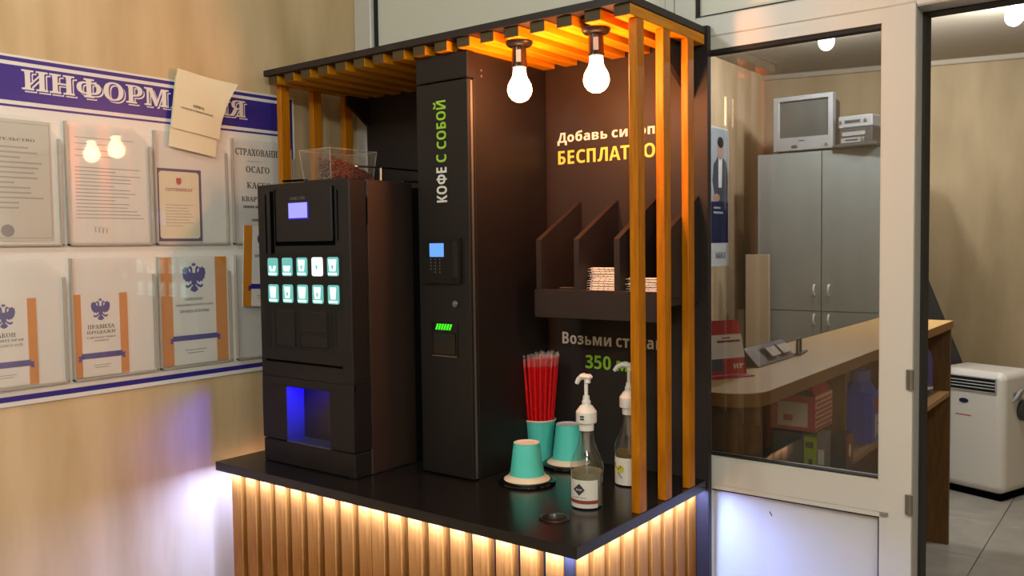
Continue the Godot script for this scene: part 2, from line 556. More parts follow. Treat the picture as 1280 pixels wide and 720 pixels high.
# ---------------------------------------------------------------- the room
func shell() -> void:
	var s: Array
	s = span(-1.455, -1.335, 0, 2.68, -5.6, 3.3)
	structure("wall_left", "beige mottled plaster wall carrying the information board", s[0], M.plaster, s[1])
	s = span(2.6, 2.72, 0, 2.68, -5.8, 3.3)
	structure("wall_right", "beige plaster wall on the right of both rooms", s[0], M.plaster, s[1])
	s = span(-1.455, 2.72, 0, 2.68, 3.3, 3.42)
	structure("wall_front", "beige plaster wall behind the camera", s[0], M.plaster, s[1])
	structure("wall_back", "beige mottled wall at the far end of the office", bx(4.8, 2.68, 0.12), M.plaster_office, Vector3(0.6, 1.34, -4.996), Vector3(0, 13.26, 0))
	structure("trim_1", "pale ceiling cornice along the far office wall", bx(4.4, 0.035, 0.03, 0.006), M.ceiling_paint, Vector3(0.6, 2.6625, -4.921), Vector3(0, 13.26, 0))
	s = span(-1.455, 2.72, 2.68, 2.8, -5.8, 3.42)
	structure("ceiling", "plain pale ceiling over both rooms", s[0], M.ceiling_paint, s[1])
	s = span(-1.455, 2.72, -0.1, -0.006, -5.8, 3.42)
	var fl := structure("floor", "grey tiled floor with dark joints", s[0], M.grout, s[1])
	var tile := bx(0.596, 0.012, 0.596, 0.0012)
	for i in 7:
		for j in 15:
			var x := 0.247 + 0.6 * (i - 3) + 0.3
			var z := -3.12 + 0.6 * (j - 4) + 0.3
			if x < -1.3 or x > 2.6 or z > 3.2 or z < -5.0: continue
			part(fl, "tile", tile, M.floor_tile, Vector3(x, -0.006, z) - s[1])

	# round flush lamps on the ceiling of the front room, behind the camera
	for p in [[-0.55, 1.25, "left"], [1.35, 2.0, "middle"], [2.05, 0.75, "right"]]:
		var o := thing("ceiling_lamp", "round flush ceiling lamp of the front room, %s one" % p[2], "lamp", Vector3(p[0], 2.68, p[1]), 0, "front room ceiling lamps")
		part(o, "ring", lathe([Vector2(0.14, 0), Vector2(0.15, -0.004), Vector2(0.15, -0.03), Vector2(0.14, -0.036), Vector2(0.125, -0.03), Vector2(0.125, 0)], 28), M.white_plastic)
		part(o, "lamp_panel", cyl(0.126, 0.03, 28, 0.003), M.lamp_panel, Vector3(0, -0.018, 0))

	# the glazed partition behind the kiosk: front face at z = -0.65
	var w := structure("wall_partition", "white plastic framed partition behind the kiosk", null, null)
	var F := -0.65
	var B := -0.72
	put(w, "post", span(-1.335, -1.2523, 0, 2.68, B, F, 0.004), M.pvc)
	put(w, "gasket", span(-1.2523, -1.2405, 0.12, 2.56, -0.70, -0.667), M.rubber)
	put(w, "panel", span(-1.2405, -0.13, 0.12, 2.60, -0.70, -0.676), M.pvc_panel)
	put(w, "rail", span(-1.2523, 0.492, 0, 0.12, B, F, 0.004), M.pvc)
	put(w, "rail", span(-1.2523, 2.6, 2.60, 2.68, B, F, 0.004), M.pvc)
	put(w, "mullion", span(-0.13, -0.1045, 0.12, 2.60, B, F, 0.003), M.pvc)
	put(w, "mullion", span(-0.1028, -0.043, 0.12, 2.60, B, F, 0.003), M.pvc)
	put(w, "gasket", span(-0.043, -0.0385, 2.108, 2.60, -0.69, -0.655), M.rubber)
	put(w, "gasket", span(-0.0385, 0.43, 2.104, 2.110, -0.69, -0.655), M.rubber)
	put(w, "panel", span(-0.0385, 0.43, 2.108, 2.60, -0.70, -0.674), M.pvc_panel)
	put(w, "rail", span(-0.043, 0.492, 2.0515, 2.106, B, F, 0.003), M.pvc)
	put(w, "post", span(0.4425, 0.492, 0.12, 2.0515, B, F), M.pvc)
	put(w, "post", span(0.43, 0.492, 2.106, 2.60, B, F, 0.003), M.pvc)
	put(w, "mullion", span(-0.043, 0.001, 0.12, 0.8838, B, F), M.pvc)
	put(w, "gasket", span(0.001, 0.42, 0.868, 0.8725, -0.69, -0.654), M.rubber)
	put(w, "gasket", span(0.419, 0.4225, 0.14, 0.87, -0.69, -0.654), M.rubber)
	put(w, "panel", span(0.001, 0.421, 0.12, 0.870, -0.70, -0.668), M.pvc)
	put(w, "rail", span(0.001, 0.4425, 0.8725, 0.8838, B, F), M.pvc)
	put(w, "post", span(0.4225, 0.4425, 0.12, 0.8838, B, F), M.pvc)
	put(w, "panel", span(0.492, 2.6, 2.13, 2.60, -0.70, -0.67), M.pvc_panel)
	put(w, "panel", span(1.52, 2.6, 0.0, 2.13, B, F), M.pvc_panel)
	part(w, "scratch", tube([Vector3(0.152, 0.832, -0.6675), Vector3(0.158, 0.822, -0.6675)], 0.0012, 6), M.seam)

	var win := structure("window_1", "white framed fixed office window beside the kiosk", null, null)
	put(win, "sash_rail", span(-0.043, 0.4425, 2.018, 2.0507, B, F), M.pvc)
	put(win, "sash_rail", span(-0.043, 0.4425, 0.8848, 0.955, B, F), M.pvc)
	put(win, "seam", span(-0.043, 0.4425, 0.8836, 0.8850, -0.70, -0.6512), M.pvc_grey)
	put(win, "sash_stile", span(-0.043, -0.030, 0.955, 2.018, B, F), M.pvc)
	put(win, "sash_stile", span(0.421, 0.4425, 0.955, 2.018, B, F), M.pvc)
	part(win, "gasket", join([span(-0.03, 0.421, 0.955, 0.962, -0.684, -0.662), span(-0.03, 0.421, 2.008, 2.018, -0.684, -0.656), span(-0.03, -0.026, 0.955, 2.018, -0.6785, -0.664), span(0.4185, 0.421, 0.955, 2.018, -0.684, -0.662)]), M.rubber)
	part(win, "glazing_bead", join([span(-0.03, 0.421, 0.955, 0.959, -0.664, -0.654), span(0.4185, 0.421, 0.955, 2.018, -0.664, -0.654)]), M.pvc)
	put(win, "pane", span(-0.026, 0.4185, 0.962, 2.008, -0.678, -0.6765), M.window_glass, "dark tinted front pane")
	put(win, "pane", span(-0.03, 0.4185, 0.962, 2.008, -0.7025, -0.701), M.window_clear, "clear rear pane")

	var d := structure("door_1", "white door frame of the open office doorway", null, null)
	put(d, "header", span(0.492, 1.52, 2.0455, 2.13, B, F, 0.003), M.pvc)
	put(d, "jamb", span(1.45, 1.52, 0, 2.0455, B, F, 0.003), M.pvc)
	put(d, "jamb_lining", span(0.484, 0.4935, 0, 2.046, -0.7125, -0.655), M.pvc_grey)
	put(d, "gasket", span(0.486, 0.500, 0, 2.040, -0.770, -0.7125), M.rubber)
	put(d, "gasket", span(0.486, 1.46, 2.040, 2.052, -0.770, -0.720), M.rubber)
	put(d, "head_lining", span(0.486, 1.46, 2.044, 2.056, -0.72, -0.655), M.pvc_grey)
	for y in [1.202, 0.912]:
		var hg := part(d, "hinge", join([[cyl(0.0065, 0.046, 14, 0.001), Vector3(0, 0, 0.004)], [bx(0.012, 0.046, 0.003), Vector3(-0.005, 0, 0)]]), M.steel, Vector3(0.4905, y, -0.649))
		hg.set_meta("label", "grey steel hinge")

# ---------------------------------------------------------------- kiosk: base, worktop, back panel, canopy, lamps, organiser
func kiosk() -> void:
	var base := thing("kiosk_base", "black counter base clad in upright honey wood slats with a glowing top edge", "counter")
	var s := span(-1.228, -0.0575, 0.0, 0.874, -0.62, -0.0575)
	put(base, "carcass", s, M.carcass_black)
	put(base, "side_panel", span(-1.2295, -1.228, 0.0, 0.872, -0.60, -0.075), M.slat_wood)  # unseen wood sheet, added to bounce warm light up the wall
	put(base, "corner_strip", span(-0.0575, -0.034, 0.0, 0.874, -0.0575, -0.034), M.board_black)
	var slat := bx(0.045, 0.868, 0.027, 0.0012)
	var xs := []
	var edge := -1.2275
	for i in 9:
		xs.append(edge + 0.0677 * i)
	xs.append(-0.6392)
	for i in 8:
		xs.append(-0.579 + 0.0684 * i)
	for x in xs:
		part(base, "slat", slat, M.slat_wood, Vector3(x + 0.0225, 0.438, -0.0435))
	for i in 9:
		part(base, "slat", slat, M.slat_wood, Vector3(-0.0435, 0.438, -0.069 - 0.0663 * i - 0.0225 + 0.022), Vector3(0, 90, 0))

	# worktop with a round hole for a cup holder
	var hole := Vector2(-0.146, 0.131)
	var poly := [Vector2(-1.26, 0), Vector2(0, 0), Vector2(0, 0.624), Vector2(-1.26, 0.624)]
	var cut := []
	for k in 25:
		var a := PI - TAU * k / 24.0 * 0.9995
		cut.append(hole + Vector2(cos(a), sin(a)) * 0.030)
	var full := [poly[0], poly[1], poly[2], poly[3], Vector2(-1.26, hole.y + 0.00005)]
	for v in cut: full.append(v)
	full.append(Vector2(-1.26, hole.y - 0.00005))
	var wt := solo("worktop", "satin black worktop with a round cup hole near its right corner", "worktop", prism(full, -0.0125, 0.0125), M.worktop, Vector3(0, 0.8875, 0), Vector3(-90, 0, 0))
	wt.set_meta("label", "satin black worktop with a round cup hole near its right corner")
	solo("cup_hole_ring", "small black empty cup holder sunk into the worktop's front right corner", "cup holder", lathe([Vector2(0, -0.0235), Vector2(0.026, -0.0235), Vector2(0.0285, 0.0), Vector2(0.0345, 0.0), Vector2(0.0345, 0.0025), Vector2(0.0325, 0.004), Vector2(0.0285, 0.004), Vector2(0.0265, 0.002), Vector2(0.0245, -0.022), Vector2(0, -0.022)], 36), M.socket, Vector3(hole.x, 0.9, -hole.y))
	solo("led_strip", "glowing white light tape under the worktop's long front edge", "light strip", bx(1.24, 0.0025, 0.008), M.led_tape, Vector3(-0.635, 0.8735, -0.016), Vector3.ZERO, "light tapes under the worktop")
	solo("led_strip", "glowing white light tape under the worktop's short right edge", "light strip", bx(0.008, 0.0025, 0.58), M.led_tape, Vector3(-0.016, 0.8735, -0.32), Vector3.ZERO, "light tapes under the worktop")

	solo("led_strip", "added glowing fill light tape under the worktop's left end beside the wall", "light strip", bx(0.008, 0.0025, 0.55), M.led_tape, Vector3(-1.245, 0.8735, -0.32), Vector3.ZERO, "light tapes under the worktop")  # unseen tape, added to go with the fill light on the left wall

	var bp := thing("back_panel", "tall black back panel of the kiosk with Russian lettering", "panel")
	put(bp, "sheet", span(-1.2552, 0.0045, 0.0, 2.0765, -0.6435, -0.625, 0.001), M.board_black)
	for t in [["Добавь сироп", -0.4623, 1.8055, 0.3145, 0.0395, "letter_white"], ["БЕСПЛАТНО", -0.4605, 1.7527, 0.3135, 0.0385, "letter_yellow"], ["Возьми стакан", -0.4523, 1.2340, 0.326, 0.034, "letter_white"], ["350 мл", -0.3735, 1.1672, 0.170, 0.0385, "letter_green"]]:
		part(bp, "lettering", words(t[0], "Droid Sans", true, t[3], t[4]), M[t[5]], Vector3(t[1], t[2], -0.6252), Vector3.ZERO, "pale lettering" if t[5] == "letter_white" else "yellow green lettering")

	var ca := thing("canopy", "black kiosk canopy roof with honey wood beams and slatted side posts", "canopy")
	put(ca, "roof_slab", span(-1.29, 0.0, 2.053, 2.0715, -0.625, -0.228, 0.0012), M.board_black)
	var beam := bx(0.042, 0.0255, 0.381, 0.0015)
	for i in 17:
		var bm := part(ca, "beam", beam, M.wood_along, Vector3(-1.2568 + 0.0771 * i, 2.0402, -0.4295))
		part(bm, "end_grain", bx(0.0408, 0.0243, 0.0014), M.end_grain, Vector3(0, 0, 0.1910), Vector3.ZERO, "dark beam end")
	var post := bx(0.022, 1.1265, 0.034, 0.0015)
	var slim := bx(0.019, 1.1265, 0.034, 0.0015)
	for x in [-1.268, -0.0125]:
		for z in [-0.284, -0.412, -0.546]:
			var last: bool = x > -1.0 and z < -0.5
			part(ca, "post", slim if last else post, M.wood, Vector3(x + (0.0015 if last else 0.0), 1.4635, z + (0.006 if last else 0.0)))
	for b in [[-1.243, 0.098, 0.028, 0.098], [-0.043, 0.14, 0.052, 0.138]]:
		part(ca, "bracket", prism([Vector2(0, 0), Vector2(-b[1], 0), Vector2(-b[1], -b[2]), Vector2(0, -b[3])], -0.006, 0.006), M.board_black, Vector3(b[0], 2.0275, -0.625), Vector3(0, 90, 0))

	# two bare bulbs under the beams
	var bulb_shape := []
	for p in [[0.0, -0.0465], [0.0110, -0.0445], [0.0205, -0.0390], [0.0275, -0.0300], [0.0308, -0.0195], [0.0308, -0.0115], [0.0287, -0.0020], [0.0248, 0.0060], [0.0208, 0.0125], [0.0180, 0.0190], [0.0165, 0.0260], [0.0158, 0.0395], [0.0, 0.0395]]:
		bulb_shape.append(Vector2(p[0], p[1]))
	for b in [[-0.3447, -0.2872, "bare glowing light bulb hanging under the canopy, nearer the tall column"], [-0.1293, -0.301, "bare glowing light bulb hanging under the canopy, nearer the wooden side posts"]]:
		var o := thing("bulb_lamp", b[2], "lamp", Vector3(b[0], 2.0275, b[1]), 0, "bare bulbs under the canopy")
		part(o, "rose", lathe([Vector2(0, 0), Vector2(0.034, 0), Vector2(0.0345, -0.004), Vector2(0.030, -0.011), Vector2(0.021, -0.014), Vector2(0, -0.014)], 28), M.socket)
		part(o, "socket", lathe([Vector2(0.0, -0.012), Vector2(0.0175, -0.012), Vector2(0.0185, -0.016), Vector2(0.0185, -0.056), Vector2(0.0195, -0.058), Vector2(0.0195, -0.0635), Vector2(0.0165, -0.065), Vector2(0, -0.065)], 28), M.socket)
		part(o, "rating_label", prism([Vector2(-0.006, -0.017), Vector2(0.006, -0.017), Vector2(0.006, 0.013), Vector2(-0.006, 0.013)], 0, 0.0006), M.socket_label, Vector3(0.0095, -0.036, 0.0162), Vector3(0, 30, 0))
		part(o, "bulb", lathe(bulb_shape, 28), M.bulb_glass, Vector3(0, -0.1035, 0))
		omni("bulb_light", o.position + Vector3(0, -0.115, 0), Color(1.0, 0.60, 0.34), 0.19 * GAIN_BULB, 0.028)

	# organiser tray on the back panel
	var og := thing("sachet_organizer", "black wall organizer tray with sloped dividers under the upper lettering", "organizer")
	put(og, "tray_front", span(-0.405, -0.0205, 1.328, 1.403, -0.4385, -0.4225, 0.001), M.board_black)
	put(og, "tray_floor", span(-0.405, -0.0205, 1.366, 1.384, -0.6245, -0.4385), M.board_black)
	var div := prism([Vector2(0.2015, 1.403), Vector2(0.2015, 1.5345), Vector2(0.199, 1.5365), Vector2(0.003, 1.642), Vector2(0, 1.642), Vector2(0, 1.385), Vector2(0.186, 1.385), Vector2(0.186, 1.403)], -0.008, 0.008)
	for x in [-0.390, -0.2695, -0.149, -0.0285]:
		part(og, "divider", div, M.board_black, Vector3(x, 0, -0.6245), Vector3(0, -90, 0))
	# sachets
	var sa := thing("sugar_sachet", "", "sachet")
	part(sa, "sleeve", join([[bx(0.088, 0.0065, 0.021, 0.0025), Vector3.ZERO], [bx(0.104, 0.0012, 0.021), Vector3.ZERO]]), M.sachet)
	var dots := []
	for k in 5:
		dots.append([bx(0.003, 0.0022, 0.0004), Vector3(-0.036 + 0.017 * k + rng.randf_range(-0.003, 0.003), rng.randf_range(-0.0014, 0.0016), 0.0105)])
	part(sa, "printed_beans", join(dots), M.sachet_dot)
	var pos := []
	for i in 20:
		if i < 12: pos.append([-0.209 + rng.randf_range(-0.004, 0.004), 1.3888 + 0.0062 * i, -0.461 - (0.0015 * i) - rng.randf_range(0, 0.003), 0])
		else: pos.append([-0.0885 + rng.randf_range(-0.003, 0.003), 1.3888 + 0.0062 * (i - 12), -0.463 - rng.randf_range(0, 0.004), 1])
	for i in pos.size():
		var lb := "white sugar sachet with brown dots in the bright pile of the organizer's second compartment" if pos[i][3] == 0 else "white sugar sachet in the organizer compartment behind the wooden posts"
		var gp := "sugar sachets in the second compartment" if pos[i][3] == 0 else "sugar sachets in the third compartment"
		var o2 := sa if i == 0 else copy(sa, lb, Vector3.ZERO, Vector3.ZERO)
		o2.position = Vector3(pos[i][0], pos[i][1], pos[i][2])
		o2.rotation_degrees = Vector3(rng.randf_range(-3, 3), rng.randf_range(-4, 4), 0)
		tag(o2, lb, "sachet", gp)
	for i in 4:
		solo("stirrer_packet", "dark wrapped stirrer lying in the organizer's leftmost compartment", "packet", bx(0.092, 0.005, 0.018, 0.002), M.sachet_dark, Vector3(-0.328 + 0.006 * (i % 2), 1.3870 + 0.0055 * i, -0.468 - 0.01 * i), Vector3(0, 4 * i - 6, 0), "stirrers in the leftmost compartment")

# ---------------------------------------------------------------- the coffee machine
func machine() -> void:
	var m := thing("coffee_machine", "black table-top coffee vending machine with two rows of lit drink buttons", "coffee machine")
	var F := -0.095
	var X0 := -1.157
	var X1 := -0.766
	put(m, "housing", span(X0 + 0.003, X1, 0.9, 1.704, -0.335, -0.158, 0.003), M.shell_bulb_lit)
	put(m, "rear_case", span(X0 + 0.012, X1 - 0.014, 0.902, 1.69, -0.60, -0.335), M.shell_dark)
	# front door built round the cup niche
	var door := part(m, "door", join([
		span(X0, X1, 1.152, 1.704, -0.1555, F, 0.003), span(X0, X1, 1.128, 1.154, -0.106, F, 0.002), span(X0, -1.0485, 0.971, 1.130, -0.1555, F, 0.001), span(X0, -1.051, 1.126, 1.154, -0.1555, F-0.004), span(-0.861, X1, 1.126, 1.154, -0.1555, F-0.004), span(-0.8635, X1, 0.971, 1.130, -0.1555, F, 0.001)]), M.shell)
	put(m, "drip_panel", span(X0, X1, 0.901, 0.9675, -0.1555, F - 0.001, 0.003), M.shell)
	part(m, "cup_niche", join([span(-1.0480, -0.8640, 0.9675, 0.972, -0.29, -0.0962), span(-1.0505, -1.047, 0.9685, 1.150, -0.29, -0.0965), span(-0.865, -0.8615, 0.9685, 1.150, -0.29, -0.0965), span(-1.051, -0.861, 1.146, 1.150, -0.29, -0.10), span(-1.051, -0.861, 0.969, 1.150, -0.294, -0.29)]), M.niche_liner)
	part(m, "niche_spout", join([[cyl(0.009, 0.03, 16, 0.001), Vector3(-0.945, 1.112, -0.22)], [cyl(0.009, 0.03, 16, 0.001), Vector3(-0.97, 1.112, -0.22)]]), M.shell_dark)
	part(m, "niche_led", bx(0.003, 0.008, 0.010), M.led_blue, Vector3(-0.8675, 1.1395, -0.132))
	var sl := SpotLight3D.new()
	sl.name = "niche_led_light"
	sl.light_color = Color(0.16, 0.09, 1.0)
	sl.light_energy = 0.34 * GAIN_SCREEN
	sl.light_size = 0.005
	sl.spot_range = 8.0
	sl.spot_attenuation = 2.0
	sl.spot_angle = 42.0
	sl.spot_angle_attenuation = 1.0
	sl.shadow_enabled = true
	add_child(sl, true)
	sl.look_at_from_position(Vector3(-0.872, 1.1395, -0.132), Vector3(-1.047, 1.102, -0.112))
	# upper display panel; the shade in the grooves round it is drawn as dark strips
	part(door, "groove", bars([[-1.0770, -1.0660, 1.530, 1.688], [-0.8300, -0.8240, 1.530, 1.688], [-1.0770, -0.8240, 1.528, 1.541], [-1.1210, -1.1150, 1.505, 1.676], [-1.097, -1.082, 1.505, 1.684], [-0.8140, -0.8100, 1.540, 1.676]], F - 0.001, F + 0.0006), M.gap)
	put(door, "display_panel", span(-1.0665, -0.8295, 1.540, 1.686, F - 0.002, F + 0.0065, 0.003), M.shell)
	put(door, "side_rib", span(-1.111, -1.097, 1.505, 1.684, F - 0.002, F + 0.003, 0.001), M.shell)
	put(m, "screen_surround", span(-1.0085, -0.922, 1.6005, 1.6485, F + 0.005, F + 0.0071), M.screen_violet_edge)
	put(m, "screen", span(-1.006, -0.9275, 1.605, 1.6468, F + 0.005, F + 0.0081), M.screen_violet, "glowing pale violet screen")
	part(m, "lettering", words("UNICUM", "Droid Sans", false, 0.062, 0.0085), M.steel, Vector3(-1.0, 1.6555, F + 0.0064))
	# lit buttons
	put(m, "button_field", span(-1.142, -0.800, 1.352, 1.510, F - 0.002, F + 0.0006), M.shell_dark)
	var kshape := prism(rrect(0.0425, 0.0515, 0.0065), 0, 0.004)
	for r in 2:
		for k in 5:
			var kx := -1.0895 + 0.0642 * k
			var ky := (1.4687 if r == 0 else 1.3932) + 0.0005 * k
			var white := r == 0 and k == 3
			var key := part(m, "button", kshape, M.key_white if white else M.key_teal, Vector3(kx, ky, F), Vector3.ZERO, "lit drink button")
			# picture of a cup on the key: rim, bowl, foot
			var wide := 0.0125 + 0.0016 * ((k * 2 + r) % 3)
			var cup: Array
			if r == 0 and k < 2:
				cup = [Vector2(-0.0155, 0.003), Vector2(-0.0115, -0.0125), Vector2(0.0115, -0.0125), Vector2(0.0155, 0.003)]
			else:
				cup = [Vector2(-wide, 0.0195), Vector2(-wide * 0.74, -0.0125), Vector2(wide * 0.74, -0.0125), Vector2(wide, 0.0195)]
			part(key, "cup_picture", prism(cup, 0.0038, 0.0048), M.key_light)
			part(key, "foot_picture", bars([[-0.017, 0.017, -0.0225, -0.0165]], 0.0038, 0.0046), M.key_light)
			if (k + r) % 2 == 0 or white:
				part(key, "cup_shade", prism([Vector2(-0.0045, 0.004), Vector2(-0.0025, -0.007), Vector2(0.0025, -0.007), Vector2(0.0045, 0.004)], 0.0046, 0.0052), M.key_teal)
	# lower relief and slot
	put(door, "relief_panel", span(-1.081, -1.0, 1.245, 1.345, F - 0.002, F + 0.004, 0.002), M.shell)
	put(door, "relief_panel", span(-0.972, -0.862, 1.289, 1.345, F - 0.002, F + 0.004, 0.002), M.shell)
	put(door, "relief_panel", span(-0.972, -0.862, 1.247, 1.281, F - 0.002, F + 0.004, 0.002), M.shell)
	part(door, "groove", bars([[-1.135, -1.108, 1.232, 1.350], [-1.092, -1.086, 1.236, 1.350], [-0.998, -0.975, 1.243, 1.350], [-0.858, -0.842, 1.246, 1.350], [-0.832, -0.827, 1.252, 1.350], [-1.09, -0.84, 1.236, 1.2415]], F - 0.001, F + 0.0006), M.shell_dark)  # shade between the relief panels, drawn as flat dark strips
	part(door, "slot", bars([[-1.135, -0.805, 1.196, 1.2025]], F - 0.001, F + 0.0006), M.gap)
	part(m, "door_seam", bars([[-0.7662, -0.7655, 0.972, 1.70]], -0.1585, -0.1565), M.gap)
	part(m, "side_slot", bars([[-0.7662, -0.7655, 1.582, 1.657]], -0.1600, -0.1555), M.gap)
	part(m, "door_lock", join([[cyl(0.006, 0.012, 16, 0.001), T(Vector3(X0 - 0.005, 1.488, -0.12), Vector3(0, 0, 90))], [bx(0.008, 0.020, 0.012, 0.002), Vector3(X0 - 0.003, 1.494, -0.13)]]), M.shell_dark)
	# guard rail on the roof
	part(m, "guard_rail", join([[tube([Vector3(-0.789, 1.739, -0.145), Vector3(-0.789, 1.741, -0.235), Vector3(-0.789, 1.741, -0.33), Vector3(-0.793, 1.741, -0.50)], 0.0028, 10), Vector3.ZERO], [tube([Vector3(-0.789, 1.703, -0.235), Vector3(-0.789, 1.74, -0.235)], 0.0045, 10), Vector3.ZERO], [lathe([Vector2(0, -0.006), Vector2(0.004, -0.0045), Vector2(0.006, 0), Vector2(0.004, 0.0045), Vector2(0, 0.006)], 14, 0.3), Vector3(-0.789, 1.739, -0.145)], [tube([Vector3(-0.80, 1.708, -0.33), Vector3(-0.76, 1.7085, -0.43)], 0.003, 8), Vector3.ZERO]]), M.chrome)
	# bean hopper
	var h := thing("bean_hopper", "clear plastic hopper of coffee beans on the machine's roof", "hopper", Vector3(-0.947, 1.704, -0.222))
	var st := begin()
	var q := func(lv: int, sx: float, sz: float) -> Vector3:
		return Vector3(0.056 * sx + 0.009 * lv * sx, 0.006 + 0.086 * lv, 0.078 * sz + 0.010 * lv * sz)
	for f in [[[-1.0, 1.0], [1.0, 1.0], Vector3.BACK], [[-1.0, -1.0], [1.0, -1.0], Vector3.FORWARD], [[-1.0, -1.0], [-1.0, 1.0], Vector3.LEFT], [[1.0, -1.0], [1.0, 1.0], Vector3.RIGHT]]:
		quad(st, q.call(0, f[0][0], f[0][1]), q.call(0, f[1][0], f[1][1]), q.call(1, f[1][0], f[1][1]), q.call(1, f[0][0], f[0][1]), f[2])
	part(h, "bin", st.commit(), M.hopper_glass)
	var rim := []
	for e in [[[-1.0, 1.0], [1.0, 1.0]], [[-1.0, -1.0], [1.0, -1.0]], [[-1.0, -1.0], [-1.0, 1.0]], [[1.0, -1.0], [1.0, 1.0]]]:
		rim.append([tube([q.call(1, e[0][0], e[0][1]), q.call(1, e[1][0], e[1][1])], 0.0019, 6), Vector3.ZERO])
	for e in [[1.0, 1.0], [-1.0, 1.0], [1.0, -1.0]]:
		rim.append([tube([q.call(0, e[0], e[1]), q.call(1, e[0], e[1])], 0.0017, 6), Vector3.ZERO])
	part(h, "rim", join(rim), M.film)
	part(h, "base_ring", bx(0.118, 0.008, 0.162, 0.003), M.shell_dark, Vector3(0, 0.0042, 0))
	part(h, "gate_slide", tube([Vector3(-0.055, 0.011, 0.070), Vector3(-0.100, 0.011, 0.078), Vector3(-0.142, 0.0115, 0.086)], 0.0032, 8), M.gap)
	var bean := SphereMesh.new()
	bean.radius = 0.0048
	bean.height = 0.0074
	bean.radial_segments = 10
	bean.rings = 5
	var mm := MultiMesh.new()
	mm.transform_format = MultiMesh.TRANSFORM_3D
	mm.mesh = bean
	mm.instance_count = 900
	for i in 900:
		var v := pow(rng.randf(), 0.8)
		var zz := rng.randf_range(-0.073, 0.073)
		var px := rng.randf_range(-0.010, 0.053)
		var y := 0.012 + v * (0.036 + 0.022 * clampf(zz / 0.073, -1, 1))
		var p := Vector3(px, y, zz)
		if i % 3 == 0: p.x = 0.052 + 0.09 * y
		mm.set_instance_transform(i, Transform3D(Basis.from_euler(Vector3(rng.randf() * TAU, rng.randf() * TAU, rng.randf() * TAU)).scaled(Vector3(1.3, 1, 1)), h.position + p))
	var beans := MultiMeshInstance3D.new()
	beans.name = "coffee_beans"
	beans.multimesh = mm
	beans.material_override = M.beans
	add_child(beans)
	tag(beans, "roasted brown coffee beans heaped inside the clear hopper", "coffee beans")
	beans.set_meta("kind", "stuff")

# ---------------------------------------------------------------- the payment column
func tower() -> void:
	var t := thing("payment_column", "tall slim black payment column with upright white and green lettering", "column")
	var F := -0.262
	put(t, "case", span(-0.672, -0.497, 0.9, 2.026, -0.615, -0.293, 0.002), M.shell)
	put(t, "top_cover", span(-0.676, -0.494, 1.957, 2.026, -0.293, F, 0.002), M.shell)
	var d := put(t, "door", span(-0.676, -0.494, 0.904, 1.954, -0.291, F, 0.002), M.shell)
	part(t, "door_edge", bars([[-0.4945, -0.4925, 0.905, 1.95]], -0.279, -0.272), M.steel)
	for w in [["КОФЕ", 1.638, 1.7305, "letter_white"], ["С", 1.7440, 1.7650, "letter_green"], ["СОБОЙ", 1.7790, 1.906, "letter_green"]]:
		part(t, "lettering", words(w[0], "Droid Sans", true, w[2] - w[1], 0.044 if w[0] == "СОБОЙ" else 0.036, 0.0008), M[w[3]], Vector3(-0.570, w[1], F), Vector3(0, 0, 90), "upright %s lettering" % ("white" if w[3] == "letter_white" else "green"))
	var pn := part(t, "payment_panel", prism(rrect(0.134, 0.122, 0.005), -0.001, 0.010), M.shell_dark, Vector3(-0.589, 1.4835, F))
	part(pn, "screen", bx(0.050, 0.036, 0.001), M.screen_blue, Vector3(-0.0125, 0.028, 0.0105), Vector3.ZERO, "small glowing blue screen")
	part(pn, "card_reader", bx(0.016, 0.100, 0.004, 0.0015), M.shell, Vector3(0.052, 0, 0.011))
	var keys := []
	for i in 3:
		for j in 5:
			if i == 0 and j == 4: continue
			keys.append([bx(0.0022, 0.0032, 0.0006), Vector3(-0.034 + 0.016 * i, 0.003 - 0.0085 * j, 0.0103)])
	part(pn, "key_marks", join(keys), M.ink_grey)
	part(t, "lock", join([[cyl(0.0085, 0.006, 20, 0.001), T(Vector3.ZERO, Vector3(90, 0, 0))], [cyl(0.0045, 0.010, 16, 0.0005), T(Vector3.ZERO, Vector3(90, 0, 0))]]), M.steel, Vector3(-0.5455, 1.3685, F + 0.003))
	var ba := part(t, "bill_acceptor", join([span(-0.045, 0.045, -0.046, 0.046, -0.001, 0.004, 0.001), span(-0.040, 0.040, -0.040, 0.020, 0.003, 0.008, 0.002)]), M.gloss_black, Vector3(-0.5845, 1.272, F))
	part(ba, "chrome_lip", bx(0.086, 0.0022, 0.002), M.steel, Vector3(0, -0.0445, 0.005))
	for k in 6:
		part(ba, "arrow_light", prism([Vector2(-0.0062, -0.008), Vector2(-0.0005, -0.008), Vector2(0.0062, 0.008), Vector2(0.0005, 0.008)], 0, 0.001), M.led_green, Vector3(-0.0255 + 0.0095 * k, 0.034, 0.004))
	part(t, "screw", join([[cyl(0.003, 0.002, 10), T(Vector3(-0.4965, 1.982, -0.322), Vector3(0, 0, 90))], [cyl(0.003, 0.002, 10), T(Vector3(-0.4965, 1.967, -0.322), Vector3(0, 0, 90))]]), M.steel)

